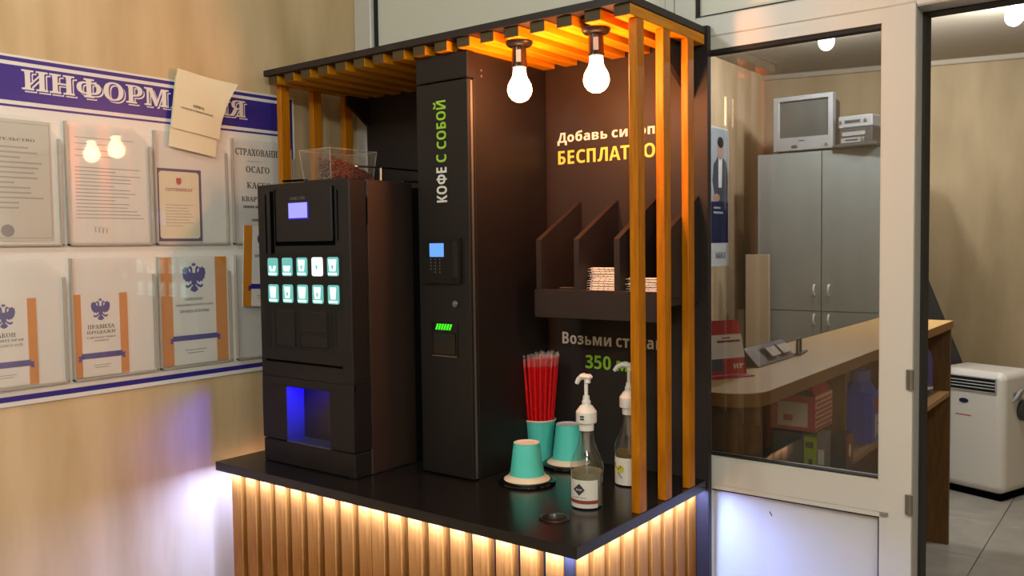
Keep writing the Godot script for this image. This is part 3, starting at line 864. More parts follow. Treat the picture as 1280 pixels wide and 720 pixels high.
# ---------------------------------------------------------------- the information board
func eagle() -> ArrayMesh:
	if cache.has("eagle"): return cache["eagle"]
	var l := []
	var z0 := 0.0
	var z1 := 0.0004
	l.append([prism([Vector2(-0.10, 0.20), Vector2(0.10, 0.20), Vector2(0.15, 0.0), Vector2(0.10, -0.22), Vector2(0, -0.32), Vector2(-0.10, -0.22), Vector2(-0.15, 0.0)], z0, z1), Vector3.ZERO])
	for s in [-1.0, 1.0]:
		var S := Vector3(s, 1, 1)
		var wing := [Vector2(0.08, 0.14), Vector2(0.22, 0.26), Vector2(0.26, 0.42), Vector2(0.34, 0.38), Vector2(0.38, 0.46), Vector2(0.44, 0.36), Vector2(0.50, 0.38), Vector2(0.50, 0.24), Vector2(0.53, 0.20), Vector2(0.48, 0.08), Vector2(0.48, 0.0), Vector2(0.40, -0.04), Vector2(0.38, -0.12), Vector2(0.28, -0.10), Vector2(0.24, -0.16), Vector2(0.12, -0.06)]
		var head := [Vector2(0.06, 0.16), Vector2(0.07, 0.36), Vector2(0.12, 0.46), Vector2(0.20, 0.44), Vector2(0.26, 0.36), Vector2(0.18, 0.37), Vector2(0.15, 0.32), Vector2(0.15, 0.18)]
		var leg := [Vector2(0.10, -0.16), Vector2(0.26, -0.26), Vector2(0.38, -0.22), Vector2(0.40, -0.30), Vector2(0.28, -0.36), Vector2(0.12, -0.28)]
		var tail := [Vector2(0.0, -0.26), Vector2(0.10, -0.30), Vector2(0.18, -0.42), Vector2(0.10, -0.48), Vector2(0.0, -0.52)]
		for p in [wing, head, leg, tail]:
			var a := []
			for v in p: a.append(v * Vector2(s, 1))
			l.append([prism(a, z0, z1), Vector3.ZERO])
	l.append([prism([Vector2(-0.07, 0.46), Vector2(0.07, 0.46), Vector2(0.10, 0.56), Vector2(0.04, 0.54), Vector2(0, 0.60), Vector2(-0.04, 0.54), Vector2(-0.10, 0.56)], z0, z1), Vector3.ZERO])
	cache["eagle"] = join(l)
	return cache["eagle"]

# lines of small print between two heights
func print_lines(x0: float, x1: float, y0: float, y1: float, step: float, thick: float, sd: int) -> ArrayMesh:
	var r := RandomNumberGenerator.new()
	r.seed = sd
	var l := []
	var y := y1
	while y > y0:
		l.append([x0, lerpf(x0, x1, r.randf_range(0.55, 1.0)), y - thick, y])
		y -= step
	return bars(l, 0, 0.0003)

func board() -> void:
	var b := thing("information_board", "white and blue information board with clear document pockets on the left wall", "notice board", Vector3(-1.335, 0, 0), 90)
	put(b, "plate", span(-0.645, 0.375, 1.1365, 2.009, 0.0, 0.006, 0.001), M.board_white)
	part(b, "stripe", bars([[-0.635, 0.366, 1.993, 2.003], [-0.635, 0.366, 1.8805, 1.8862], [-0.635, 0.366, 1.149, 1.1625], [0.356, 0.366, 1.149, 2.003], [-0.635, -0.625, 1.149, 2.003]], 0.0058, 0.0064), M.board_blue, Vector3.ZERO, Vector3.ZERO, "dark blue border stripes")
	part(b, "banner", bars([[-0.635, 0.366, 1.896, 1.9835]], 0.0058, 0.0064), M.board_blue, Vector3.ZERO, Vector3.ZERO, "dark blue title banner")
	var title := words("ИНФОРМАЦИЯ", "Droid Serif", true, 0.655, 0.0640, 0.0004)
	part(b, "title_shadow", title, M.board_white, Vector3(-0.4615, 1.9060, 0.0062))
	part(b, "title_gap", title, M.board_blue, Vector3(-0.4648, 1.9090, 0.0066))
	part(b, "title", title, M.board_white, Vector3(-0.4685, 1.9120, 0.0071), Vector3.ZERO, "white serif title lettering")
	var cols := [-0.62, -0.371, -0.125, 0.129]
	for r in 2:
		for k in 4:
			var w := 0.236
			var hh := 0.322
			var x: float = cols[k]
			var y := 1.536 if r == 0 else 1.1805
			var pk := part(b, "pocket", join([span(0, 0.0045, 0, hh, 0, 0.012), span(w - 0.0045, w, 0, hh - 0.048, 0, 0.012), span(0, w, 0, 0.0045, 0, 0.012)]), M.pocket_edge, Vector3(x, y, 0.006))
			part(pk, "pane", prism([Vector2(0, 0), Vector2(w, 0), Vector2(w, hh - 0.048), Vector2(w * 0.76, hh), Vector2(0, hh)], 0.0118, 0.0130), M.acrylic)
	var X := -1.335 + 0.0075
	var R := Vector3(0, 90, 0)
	# (u, y) of a paper's left bottom corner; u = -z
	var at := func(u: float, y: float, lift := 0.0) -> Vector3: return Vector3(X + lift, y, -u)
	var o: Node3D
	o = thing("document", "grey certificate page with a round dark seal in the top left pocket", "document", at.call(-0.612, 1.548), 90)
	part(o, "sheet", bx(0.208, 0.302, 0.0012), M.paper_grey, Vector3(0.104, 0.151, 0.0006))
	part(o, "lettering", words("СВИДЕТЕЛЬСТВО", "Droid Serif", true, 0.142, 0.0085, 0.0003), M.board_ink, Vector3(0.026, 0.247, 0.0013))
	part(o, "printed_lines", print_lines(0.02, 0.185, 0.075, 0.235, 0.0125, 0.0042, 5), M.ink_faint, Vector3(0, 0, 0.0013))
	part(o, "seal", prism(disc(0.0155, 22, 1.0, Vector2(0.096, 0.026)), 0, 0.0004), M.ink_grey, Vector3(0, 0, 0.0013))
	part(o, "page_border", bars([[0.004, 0.204, 0.292, 0.2935], [0.004, 0.204, 0.007, 0.0085], [0.004, 0.0055, 0.007, 0.2935], [0.2025, 0.204, 0.007, 0.2935]], 0, 0.0003), M.ink_faint, Vector3(0, 0, 0.0013))
	o = thing("document", "white typed letter under the mirrored light bulbs in the second top pocket", "document", at.call(-0.364, 1.543), 90)
	part(o, "sheet", bx(0.218, 0.298, 0.0012), M.paper, Vector3(0.109, 0.149, 0.0006))
	part(o, "printed_lines", print_lines(0.018, 0.205, 0.06, 0.20, 0.0095, 0.0022, 9), M.ink_faint, Vector3(0, 0, 0.0013))
	part(o, "printed_heading", print_lines(0.02, 0.19, 0.222, 0.278, 0.016, 0.0018, 12), M.ink_faint, Vector3(0, 0, 0.0013))
	part(o, "signature", join([[tube(range(24).map(func(i: int) -> Vector3: return Vector3(0.062 + 0.0018 * i + 0.004 * sin(i * 1.1), 0.036 + 0.008 * cos(i * 1.1) - 0.0002 * i, 0)), 0.0005, 5), Vector3.ZERO]]), M.ink_grey, Vector3(0, 0, 0.0016))
	o = thing("document", "blank white sheet behind the framed certificate in the third top pocket", "document", at.call(-0.118, 1.543), 90)
	part(o, "sheet", bx(0.224, 0.285, 0.0010), M.paper, Vector3(0.112, 0.1425, 0.0005))
	o = thing("certificate", "cream certificate with a violet border in the third top pocket", "certificate", at.call(-0.1195, 1.546, 0.0016), 90)
	part(o, "sheet", bx(0.1425, 0.208, 0.0012), M.violet_print, Vector3(0.0712, 0.104, 0.0006))
	part(o, "page", prism([Vector2(0.008, 0.014), Vector2(0.014, 0.008), Vector2(0.1285, 0.008), Vector2(0.1345, 0.014), Vector2(0.1345, 0.194), Vector2(0.1285, 0.200), Vector2(0.014, 0.200), Vector2(0.008, 0.194)], 0, 0.0003), M.paper_cream, Vector3(0, 0, 0.0012))
	part(o, "emblem", bars([[0.062, 0.078, 0.167, 0.182], [0.065, 0.075, 0.163, 0.168]], 0, 0.0003), M.red_print, Vector3(0, 0, 0.0015))
	part(o, "lettering", words("СЕРТИФИКАТ", "Droid Serif", true, 0.086, 0.0085, 0.0003), M.label_red, Vector3(0.028, 0.144, 0.0015))
	part(o, "printed_lines", print_lines(0.026, 0.118, 0.040, 0.105, 0.0085, 0.0016, 21), M.ink_faint, Vector3(0, 0, 0.0015))
	o = thing("document", "white insurance price list with bold serif lines in the rightmost top pocket", "document", at.call(0.134, 1.545), 90)
	part(o, "sheet", bx(0.224, 0.296, 0.0012), M.paper, Vector3(0.112, 0.148, 0.0006))
	for w in [["СТРАXОВАНИЕ", 0.011, 0.272, 0.172, 0.0205], ["ОСАГО", 0.047, 0.2195, 0.088, 0.0195], ["КАСКО", 0.049, 0.1705, 0.090, 0.0190], ["КВАРТИРА", 0.029, 0.130, 0.112, 0.0145]]:
		part(o, "lettering", words(w[0], "Droid Serif", true, w[3], w[4], 0.0003), M.gap, Vector3(w[1], w[2] - 0.006, 0.0013))
	part(o, "printed_lines", bars([[0.053, 0.110, 0.2475, 0.2490], [0.034, 0.075, 0.103, 0.111], [0.078, 0.12, 0.103, 0.111], [0.064, 0.09, 0.062, 0.070]], 0, 0.0003), M.ink_grey, Vector3(0, 0, 0.0013))
	# law booklets with a blue emblem and orange side bands
	for d in [[-0.612, 1.188, 0.155, 0.217, "white law booklet with orange bands in the bottom pocket at the left picture edge", ["ЗАКОН", "О ЗАЩИТЕ ПРАВ", "ПОТРЕБИТЕЛЕЙ"], 0.022, [0.0105, 0.0075, 0.0075], [0.052, 0.088, 0.084]],
		[-0.367, 1.187, 0.150, 0.220, "small white sales rules booklet with orange bands in the second bottom pocket", ["ПРАВИЛА", "ПРОДАЖИ", "отдельных видов", "товаров"], 0.0225, [0.0105, 0.0105, 0.006, 0.006], [0.074, 0.078, 0.078, 0.040]],
		[-0.1197, 1.187, 0.2190, 0.313, "large white sanitary rules booklet with orange bands in the third bottom pocket", ["САНИТАРНО -", "ЭПИДЕМИОЛОГИЧЕСКИЕ", "ПРАВИЛА И НОРМЫ"], 0.039, [0.0075, 0.0075, 0.0075], [0.062, 0.124, 0.096]],
		[0.146, 1.345, 0.150, 0.250, "white booklet with an orange band tucked askew beside the machine in the rightmost bottom pocket", ["ПРАВИЛА"], 0.030, [0.0085], [0.070]]]:
		o = thing("law_booklet", d[4], "booklet", at.call(d[0], d[1], 0.0006 if d[0] < 0.1 else 0.0130), 90, "law booklets with an emblem")
		if d[0] > 0.1: o.rotation_degrees = Vector3(0, 90, -3)
		var bw: float = d[2]
		var bh: float = d[3]
		var sw: float = d[6]
		part(o, "cover", bx(bw, bh, 0.0022), M.paper, Vector3(bw / 2, bh / 2, 0.0011))
		part(o, "band", bars([[0, sw, 0, bh]], 0, 0.0003), M.orange_print, Vector3(0, 0, 0.0022), Vector3.ZERO, "orange side band")
		part(o, "band", bars([[bw - sw, bw, 0, bh]], 0, 0.0003), M.orange_print, Vector3(0, 0, 0.0022), Vector3.ZERO, "orange side band")
		var k: float = bw * 0.36
		part(o, "emblem", eagle(), M.board_blue, Vector3(bw / 2, bh * 0.80, 0.0023), Vector3.ZERO, "blue double-headed eagle emblem")
		var em: MeshInstance3D = o.get_child(o.get_child_count() - 1)
		em.scale = Vector3(k * 0.93, k, 1)
		var y := bh * 0.80 - k * 0.72
		for i in d[5].size():
			y -= d[7][i] * 1.0
			part(o, "lettering", words(d[5][i], "Droid Sans" if i > 1 and bw < 0.16 and d[0] > -0.4 else "Droid Serif", true, d[8][i], d[7][i], 0.0003, true), M.ink_grey if i > 1 and bw < 0.2 else M.board_ink, Vector3(bw / 2, y, 0.0023))
			y -= d[7][i] * (1.35 if bw > 0.2 else 0.5)
		var ry := bh * 0.235
		part(o, "ribbon", prism([Vector2(sw - 0.012, ry - 0.010), Vector2(sw - 0.003, ry - 0.010), Vector2(sw - 0.003, ry - 0.004), Vector2(bw - sw + 0.004, ry - 0.004), Vector2(bw - sw + 0.004, ry - 0.009), Vector2(bw - sw + 0.014, ry - 0.009), Vector2(bw - sw + 0.010, ry - 0.002), Vector2(bw - sw + 0.014, ry + 0.006), Vector2(bw - sw + 0.004, ry + 0.006), Vector2(bw - sw + 0.004, ry + 0.011), Vector2(sw - 0.003, ry + 0.011), Vector2(sw - 0.003, ry + 0.005), Vector2(sw - 0.012, ry + 0.005), Vector2(sw - 0.009, ry - 0.002)], 0, 0.0004), M.board_blue, Vector3(0, 0, 0.0025), Vector3.ZERO, "blue ribbon")
		part(o, "printed_lines", bars([[bw * 0.34, bw * 0.66, bh * 0.128, bh * 0.135], [bw * 0.37, bw * 0.62, bh * 0.10, bh * 0.107]], 0, 0.0003), M.ink_grey, Vector3(0, 0, 0.0023))
	# complaints book hung over the banner, its upper corner curling away from the wall
	o = thing("complaints_book", "cream complaints booklet hung askew over the board's blue banner", "booklet", Vector3(-1.335 + 0.024, 1.915, -0.012), 90)
	var curl := func(u: float, v: float) -> Vector3:
		var e := maxf(0.0, (u - 0.45) + (v - 0.75))
		return Vector3(0.012 * e, -0.01 * e, 0.085 * e * e + 0.004 * sin(u * 3.0))
	part(o, "back_cover", sheet(0.152, 0.205, 0.0016, 8, 8, func(u: float, v: float) -> Vector3: return Vector3(0, 0, 0.003 * sin(u * 3.0))), M.paper_cream, Vector3(-0.008, -0.008, -0.002), Vector3(0, 0, -8))
	part(o, "front_cover", sheet(0.156, 0.172, 0.0012, 14, 14, curl), M.paper_cream, Vector3(0.0, 0.028, 0.003), Vector3(0, 0, -8))
	part(o, "lettering", words("КНИГА", "Droid Serif", true, 0.036, 0.0062, 0.0003), M.board_ink, Vector3(-0.022, 0.019, 0.0095), Vector3(0, 0, -8))
	part(o, "lettering", words("отзывов и предложений", "Droid Sans", true, 0.102, 0.0075, 0.0003), M.ink_grey, Vector3(-0.060, 0.010, 0.0095), Vector3(0, 0, -8))

# ---------------------------------------------------------------- cups, straws and syrups
func on_the_counter() -> void:
	var wall := lathe([Vector2(0.0305, 0.004), Vector2(0.0298, 0.0), Vector2(0.0315, 0.0), Vector2(0.0432, 0.108), Vector2(0.0420, 0.1085), Vector2(0.0305, 0.004)], 40)
	var lip := lathe([Vector2(0.0418, 0.107), Vector2(0.0430, 0.1065), Vector2(0.0448, 0.108), Vector2(0.0448, 0.1105), Vector2(0.0430, 0.112), Vector2(0.0416, 0.1105), Vector2(0.0418, 0.107)], 40)
	var inside := lathe([Vector2(0.0418, 0.108), Vector2(0.0302, 0.005), Vector2(0, 0.005)], 40)
	var foot := lathe([Vector2(0.0312, -0.0006), Vector2(0.0292, -0.0006), Vector2(0.0288, 0.0022), Vector2(0, 0.0022)], 40)
	var make := func(label: String, at: Vector3, flip: bool) -> Node3D:
		var o := thing("paper_cup", label, "cup", at, 0)
		if flip: o.rotation_degrees.x = 180
		var G := Transform3D(Basis.from_scale(Vector3(1.09, (at.y - 0.9015) / 0.1125 if flip else 1.09, 1.09)), Vector3.ZERO)
		part(o, "wall", join([[wall, G]]), M.turquoise)
		part(o, "rim", join([[lip, G]]), M.turquoise_inside, Vector3.ZERO, Vector3.ZERO, "white rolled rim")
		part(o, "lining", join([[inside, G]]), M.turquoise_inside)
		part(o, "base", join([[foot, G]]), M.turquoise_inside)
		return o
	for c in [[-0.3751, -0.3387, "at the front, nearest the counter edge", "front"], [-0.3820, -0.5450, "half hidden behind the clear syrup bottle", "rear"]]:
		var d := thing("cup_dispenser", "round black cup dispenser ring with a cream flared lip, %s" % ("nearest the counter's front edge" if c[3] == "front" else "behind the clear syrup bottle"), "cup dispenser", Vector3(c[0], 0.9, c[1]), 0, "cup dispensers in the worktop")
		part(d, "ring", lathe([Vector2(0.048, 0.0), Vector2(0.0735, 0.0), Vector2(0.0755, 0.003), Vector2(0.0745, 0.0075), Vector2(0.069, 0.0105), Vector2(0.062, 0.0115), Vector2(0.056, 0.010), Vector2(0.048, 0.004)], 44), M.gloss_black)
		part(d, "lip", lathe([Vector2(0.0615, 0.0105), Vector2(0.0605, 0.0125), Vector2(0.0545, 0.0150), Vector2(0.0500, 0.0185), Vector2(0.0480, 0.0230), Vector2(0.0465, 0.0230), Vector2(0.0480, 0.0180), Vector2(0.0530, 0.0135), Vector2(0.058, 0.0105)], 44), M.cream_lip, Vector3.ZERO, Vector3.ZERO, "cream flared lip")
		make.call("upside-down turquoise paper cup in the dispenser %s" % c[2], Vector3(c[0], 1.006 if c[3] == "front" else 1.018, c[1]), true)
	var up: Node3D = make.call("upright turquoise paper cup holding a bunch of red straws", Vector3(-0.4850, 0.9005, -0.5500), false)
	# individually wrapped red straws
	var st0 := thing("straw", "", "straw", Vector3(-0.4850, 0.906, -0.5500))
	part(st0, "tube", lathe([Vector2(0.0034, 0), Vector2(0.0043, 0), Vector2(0.0048, 0.292), Vector2(0.0038, 0.292), Vector2(0.0034, 0.0)], 10), M.straw_red)
	part(st0, "wrapper", lathe([Vector2(0.0051, 0.270), Vector2(0.0052, 0.296), Vector2(0.0040, 0.303), Vector2(0.0012, 0.307)], 10), M.film)
	var n := 0
	for ring in [[0, 1], [0.0098, 6], [0.0192, 13], [0.0288, 20]]:
		for k in int(ring[1]):
			var a: float = TAU * k / ring[1] + 0.3 * ring[0] * 100.0
			var r: float = ring[0]
			var foot_at := Vector3(cos(a) * r, 0, sin(a) * r)
			var tip := Vector3(cos(a) * r * 1.95, 0.30, sin(a) * r * 1.95)
			var y := (tip - foot_at).normalized()
			var o: Node3D = st0 if n == 0 else copy(st0, "", Vector3.ZERO, Vector3.ZERO)
			var xx := Vector3.RIGHT.slide(y).normalized()
			o.transform = Transform3D(Basis(xx, y, xx.cross(y)), Vector3(-0.4850, 0.906 + rng.randf_range(0, 0.006), -0.5500) + foot_at)
			tag(o, "red drinking straw in clear film standing in the turquoise cup", "straw", "red straws in the turquoise cup")
			n += 1
	# syrup bottles with pumps
	for b in [[-0.1377, -0.2568, 0], [-0.1500, -0.4812, 1]]:
		var lb := "clear syrup bottle with a white pump and a black diamond on its label" if b[2] == 0 else "lemon syrup bottle with a white pump half hidden behind the wooden post"
		var o := thing("syrup_bottle", lb, "bottle", Vector3(b[0], 0.9, b[1]), 0, "syrup bottles with pumps")
		var prof := [[0.0, 0.0], [0.034, 0.0], [0.0368, 0.003], [0.0372, 0.012], [0.0372, 0.078], [0.0388, 0.090], [0.0395, 0.104], [0.0385, 0.114], [0.0335, 0.128], [0.0265, 0.146], [0.0205, 0.164], [0.0170, 0.184], [0.0158, 0.205], [0.0158, 0.212]]
		var outer := []
		for p in prof: outer.append(Vector2(p[0], p[1] * 0.92))
		part(o, "glass", lathe(outer, 40), M.bottle_glass)
		var fill := []
		for p in prof.slice(0, 6): fill.append(Vector2(maxf(0, p[0] - 0.0022), p[1] * 0.92 + 0.0025))
		fill.append(Vector2(0, prof[5][1] * 0.92 + 0.0025))
		part(o, "syrup", lathe(fill, 36), M.syrup if b[2] == 0 else M.syrup_amber)
		# collar, stem and spout of the pump
		part(o, "collar", lathe([Vector2(0, 0.182), Vector2(0.0175, 0.182), Vector2(0.0178, 0.199), Vector2(0.0240, 0.2005), Vector2(0.0247, 0.203), Vector2(0.0247, 0.226), Vector2(0.0232, 0.2285), Vector2(0.0150, 0.240), Vector2(0.0105, 0.243), Vector2(0.0105, 0.251), Vector2(0.0085, 0.254), Vector2(0.0075, 0.264), Vector2(0, 0.264)], 32, 0.93), M.white_plastic)
		part(o, "dip_tube", join([[cyl(0.0075, 0.055, 14), Vector3(0, 0.155, 0)], [cyl(0.003, 0.13, 10), Vector3(0, 0.075, 0)]]), M.film)
		part(o, "stem", cyl(0.0046, 0.045, 14), M.white_plastic, Vector3(0, 0.28, 0))
		var turn := Vector3(0, 0, 0) if b[2] == 0 else Vector3(0, -8, 0)
		var L := 0.026 if b[2] == 0 else 0.047
		part(o, "spout", join([[bx(0.030, 0.013, 0.020, 0.005), Vector3(0.0, 0.3085, 0)], [cyl(0.0075, 0.012, 16, 0.001), Vector3(0.004, 0.300, 0)], [tube([Vector3(-0.004, 0.310, 0), Vector3(-L * 0.45, 0.3085, 0), Vector3(-L * 0.8, 0.301, 0), Vector3(-L, 0.291, 0)], 0.0078, 12, 0.0052), Vector3.ZERO]]), M.white_plastic, Vector3.ZERO, turn)
		if b[2] == 0:
			part(o, "collar_print", bars([[-0.005, 0.005, -0.005, -0.001], [-0.005, 0.005, 0.001, 0.005]], 0, 0.0004), M.dark_plastic, Vector3(0.0035, 0.2145, 0.0246), Vector3(0, 8, 0))
		# label wrapped round the front
		var lo := -75.0 if b[2] == 0 else -110.0
		var hi := 62.0 if b[2] == 0 else 110.0
		part(o, "label", label_wrap(0.0377, lo, hi, 0.004, 0.070 if b[2] == 0 else 0.074, 24), M.label_white, Vector3.ZERO, Vector3(0, 12, 0))
		if b[2] == 0:
			part(o, "label_band", label_wrap(0.0380, lo, hi, 0.014, 0.0225, 24), M.label_red, Vector3.ZERO, Vector3(0, 12, 0))
			var dm := part(o, "label_diamond", prism([Vector2(0, -0.0145), Vector2(0.0145, 0), Vector2(0, 0.0145), Vector2(-0.0145, 0)], 0.0, 0.0015), M.dark_plastic, Vector3(0.0020, 0.0475, 0.0369), Vector3(0, 3, 0), "black diamond mark")
			part(dm, "lettering", words("RIOBA", "Droid Sans", true, 0.015, 0.004, 0.0004, true), M.label_white, Vector3(0, -0.002, 0.0015))
			part(o, "label_print", words("СИРОП", "Droid Sans", false, 0.034, 0.0035, 0.0005, true), M.ink_grey, Vector3(0.003, 0.027, 0.0373), Vector3(0, 5, 0))
		else:
			part(o, "label_lemon", prism(disc(0.012, 18, 0.8), 0, 0.0012), M.lemon, Vector3(-0.006, 0.045, 0.0372), Vector3(0, -8, 20))
			part(o, "label_seed", join([[prism(disc(0.002, 8, 1.4, Vector2(-0.004, 0.002)), 0, 0.0005), Vector3.ZERO], [prism(disc(0.002, 8, 1.4, Vector2(0.003, 0.004)), 0, 0.0005), Vector3.ZERO]]), M.leaf_ink, Vector3(-0.006, 0.045, 0.0386), Vector3(0, -8, 20))
			part(o, "label_stem", tube([Vector3(-0.026, 0.058, 0.029), Vector3(-0.020, 0.046, 0.0335), Vector3(-0.010, 0.032, 0.0375), Vector3(0.0, 0.022, 0.0388)], 0.0011, 6), M.leaf_ink)

# a strip of a cylinder's wall round the +z side, degrees measured from +z towards +x
func label_wrap(r: float, a0: float, a1: float, y0: float, y1: float, seg: int) -> ArrayMesh:
	var st := begin()
	for k in seg:
		var a := deg_to_rad(lerpf(a0, a1, float(k) / seg))
		var b := deg_to_rad(lerpf(a0, a1, float(k + 1) / seg))
		var na := Vector3(sin(a), 0, cos(a))
		var nb := Vector3(sin(b), 0, cos(b))
		var U := Vector3.UP
		tri(st, na * r + U * y0, nb * r + U * y0, nb * r + U * y1, na + nb, na, nb, nb)
		tri(st, na * r + U * y0, nb * r + U * y1, na * r + U * y1, na + nb, na, nb, na)
	return st.commit()

# ---------------------------------------------------------------- the office behind the partition
func office() -> void:
	# ceiling lamps of the office: round bulbs
	for p in [[-0.5241, -3.2593, "round glowing ceiling bulb seen through the office window"], [0.3388, -3.3179, "round glowing ceiling bulb seen through the office doorway"]]:
		var o := thing("ceiling_lamp", p[2], "lamp", Vector3(p[0], 2.68, p[1]), 0, "office ceiling bulbs")
		part(o, "rose", lathe([Vector2(0, 0), Vector2(0.045, 0), Vector2(0.045, -0.012), Vector2(0.022, -0.02), Vector2(0.02, -0.055), Vector2(0, -0.055)], 24), M.white_plastic)
		var sp := []
		for k in 13:
			var a := PI * k / 12.0
			sp.append(Vector2(sin(a) * 0.042, -cos(a) * 0.048))
		part(o, "bulb", lathe(sp, 24, 0.3), M.bulb_cold, Vector3(0, -0.1, 0))
		omni("ceiling_bulb_light", Vector3(p[0], 2.58, p[1]), Color(0.99, 0.99, 1.0), 1.12 * GAIN_OFFICE, 0.04)

	# reception desk
	var d := thing("reception_desk", "long wooden reception desk with open shelves beside the office window", "desk")
	var top := [Vector2(-0.25, 0.70)]
	for k in 9:
		var a := deg_to_rad(-90 + 90.0 * k / 8)
		top.append(Vector2(0.0 + cos(a) * 0.10, 0.80 + sin(a) * 0.10))
	top.append(Vector2(0.10, 3.27)); top.append(Vector2(-0.25, 3.27))
	part(d, "desktop", prism(top, 1.118, 1.120), M.desk_top, Vector3.ZERO, Vector3(-90, 0, 0))
	part(d, "desktop_edge", prism(top, 1.082, 1.118), M.desk_edge, Vector3.ZERO, Vector3(-90, 0, 0))
	put(d, "back_board", span(-0.245, -0.225, 0.0, 1.082, -3.25, -0.76), M.desk_wood)
	var curve := []
	for k in 9:
		var a := deg_to_rad(-90 + 90.0 * k / 8)
		curve.append(Vector2(-0.02 + cos(a) * 0.09, 0.83 + sin(a) * 0.09))
	for k in 9:
		var a := deg_to_rad(0 - 90.0 * k / 8)
		curve.append(Vector2(-0.02 + cos(a) * 0.07, 0.83 + sin(a) * 0.07))
	curve.append(Vector2(-0.225, 0.76)); curve.append(Vector2(-0.225, 0.74))
	part(d, "end_panel", prism(curve, 0.0, 1.082), M.desk_wood, Vector3.ZERO, Vector3(-90, 0, 0), "curved dark wood end panel")
	put(d, "end_panel", span(-0.245, 0.095, 0.0, 1.082, -3.25, -3.225), M.desk_wood)
	put(d, "shelf", span(-0.225, 0.095, 0.748, 0.772, -3.225, -0.86, 0.001), M.shelf_wood)
	put(d, "divider", span(-0.225, 0.085, 0.772, 1.082, -1.555, -1.535), M.desk_wood)
	put(d, "foot", span(0.03, 0.06, -0.0, 0.006, -3.245, -3.235), M.gap)

	# things on the desk
	var br := thing("brochure_stand", "red and white leaflet standing on the reception desk beside the kiosk", "leaflet", Vector3(-0.115, 1.12, -0.985), 62)
	part(br, "card", bx(0.15, 0.165, 0.003), M.brochure_red, Vector3(0, 0.085, 0), Vector3(-14, 0, 0))
	part(br, "white_field", bx(0.15, 0.072, 0.001), M.paper, Vector3(0, 0.088, 0.003), Vector3(-14, 0, 0))
	part(br, "printed_lines", bars([[-0.02, 0.066, 0.012, 0.019], [0.0, 0.03, 0.024, 0.028]], 0, 0.0006), M.label_red, Vector3(0, 0.088, 0.0036), Vector3(-14, 0, 0))
	part(br, "logo_mark", bars([[0.03, 0.036, 0.0, 0.014], [0.04, 0.046, 0.0, 0.014], [0.05, 0.066, 0.008, 0.014], [0.052, 0.058, 0.0, 0.014]], 0, 0.0006), M.paper, Vector3(0, 0.022, 0.018), Vector3(-14, 0, 0))
	part(br, "photo_field", bars([[-0.072, -0.01, -0.034, 0.004]], 0, 0.0006), M.poster_suit, Vector3(0, 0.05, 0.012), Vector3(-14, 0, 0))
	part(br, "foot", bx(0.15, 0.003, 0.055), M.brochure_red, Vector3(0, 0.0018, 0.03))
	var ho := thing("card_holder", "dark grey wedge-shaped card holder lying on the reception desk", "card holder", Vector3(-0.125, 1.12, -1.36))
	part(ho, "wedge", prism([Vector2(0.042, 0), Vector2(-0.035, 0), Vector2(-0.035, 0.006), Vector2(-0.022, 0.054), Vector2(-0.014, 0.057), Vector2(0.042, 0.004)], -0.165, 0.165), M.holder_grey)
	part(ho, "end_plate", prism([Vector2(0.044, 0), Vector2(-0.037, 0), Vector2(-0.024, 0.059), Vector2(-0.012, 0.061)], 0.165, 0.168), M.dark_plastic)
	for k in 2:
		solo("business_card", "white and violet card %s the grey card holder" % ("leaning on the middle of" if k == 0 else "leaning on the far end of"), "card", join([[bx(0.082, 0.052, 0.001), Vector3.ZERO]]), M.paper, Vector3(-0.104, 1.1625, -1.36 - 0.105 * k), Vector3(-46, 90, 0), "cards on the grey holder")
		var cd := get_child(get_child_count() - 1)
		part(cd, "violet_heading", bx(0.082, 0.016, 0.0006), M.card_violet, Vector3(0, 0.018, 0.0007))
	var sp := thing("pen_stand", "small dark open pen stand at the far end of the card holder", "pen stand", Vector3(-0.095, 1.12, -1.60), 98)
	part(sp, "hoop", tube([Vector3(-0.03, 0.0, 0), Vector3(-0.028, 0.05, 0), Vector3(0.0, 0.056, 0), Vector3(0.028, 0.05, 0), Vector3(0.03, 0.0, 0)], 0.005, 8), M.dark_plastic)
	part(sp, "foot", bx(0.13, 0.006, 0.03, 0.002), M.dark_plastic, Vector3(0.02, 0.003, 0.0))

	# things on the desk's shelf
	var g := thing("carton", "lime green carton on the desk shelf under the patterned box", "carton", Vector3(0.027, 0.772, -1.375), 0)
	part(g, "case", bx(0.036, 0.11, 0.055, 0.001), M.box_green, Vector3(0, 0.055, 0))
	part(g, "printed_mark", join([[bx(0.026, 0.02, 0.0006), Vector3(0, 0.085, 0.0278)], [bx(0.012, 0.022, 0.0006), Vector3(0.004, 0.028, 0.0278)]]), M.leaf_ink)
	g = thing("carton", "mauve grey carton between the green and the black cartons on the desk shelf", "carton", Vector3(0.0595, 0.772, -1.395), 0)
	part(g, "case", bx(0.028, 0.125, 0.06, 0.001), M.box_mauve, Vector3(0, 0.0625, 0))
	part(g, "printed_mark", bx(0.02, 0.05, 0.0006), M.label_white, Vector3(0, 0.045, 0.0303))
	g = thing("carton", "dark grey flat carton under the left of the patterned box on the desk shelf", "carton", Vector3(-0.048, 0.772, -1.395), 0)
	part(g, "case", bx(0.110, 0.115, 0.06, 0.001), M.box_greydark, Vector3(0, 0.0575, 0))
	g = thing("carton", "open black carton with a brown side at the front of the desk shelf", "carton", Vector3(0.0, 0.772, 0), 0)
	part(g, "case", join([span(0.0755, 0.0775, 0, 0.115, -1.49, -1.415), span(0.0755, 0.125, 0, 0.115, -1.417, -1.415), span(0.0755, 0.125, 0, 0.115, -1.49, -1.488), span(0.0755, 0.125, 0, 0.003, -1.49, -1.415)]), M.box_black)
	part(g, "brown_side", join([span(0.1235, 0.1255, 0, 0.115, -1.49, -1.415)]), M.box_brown)
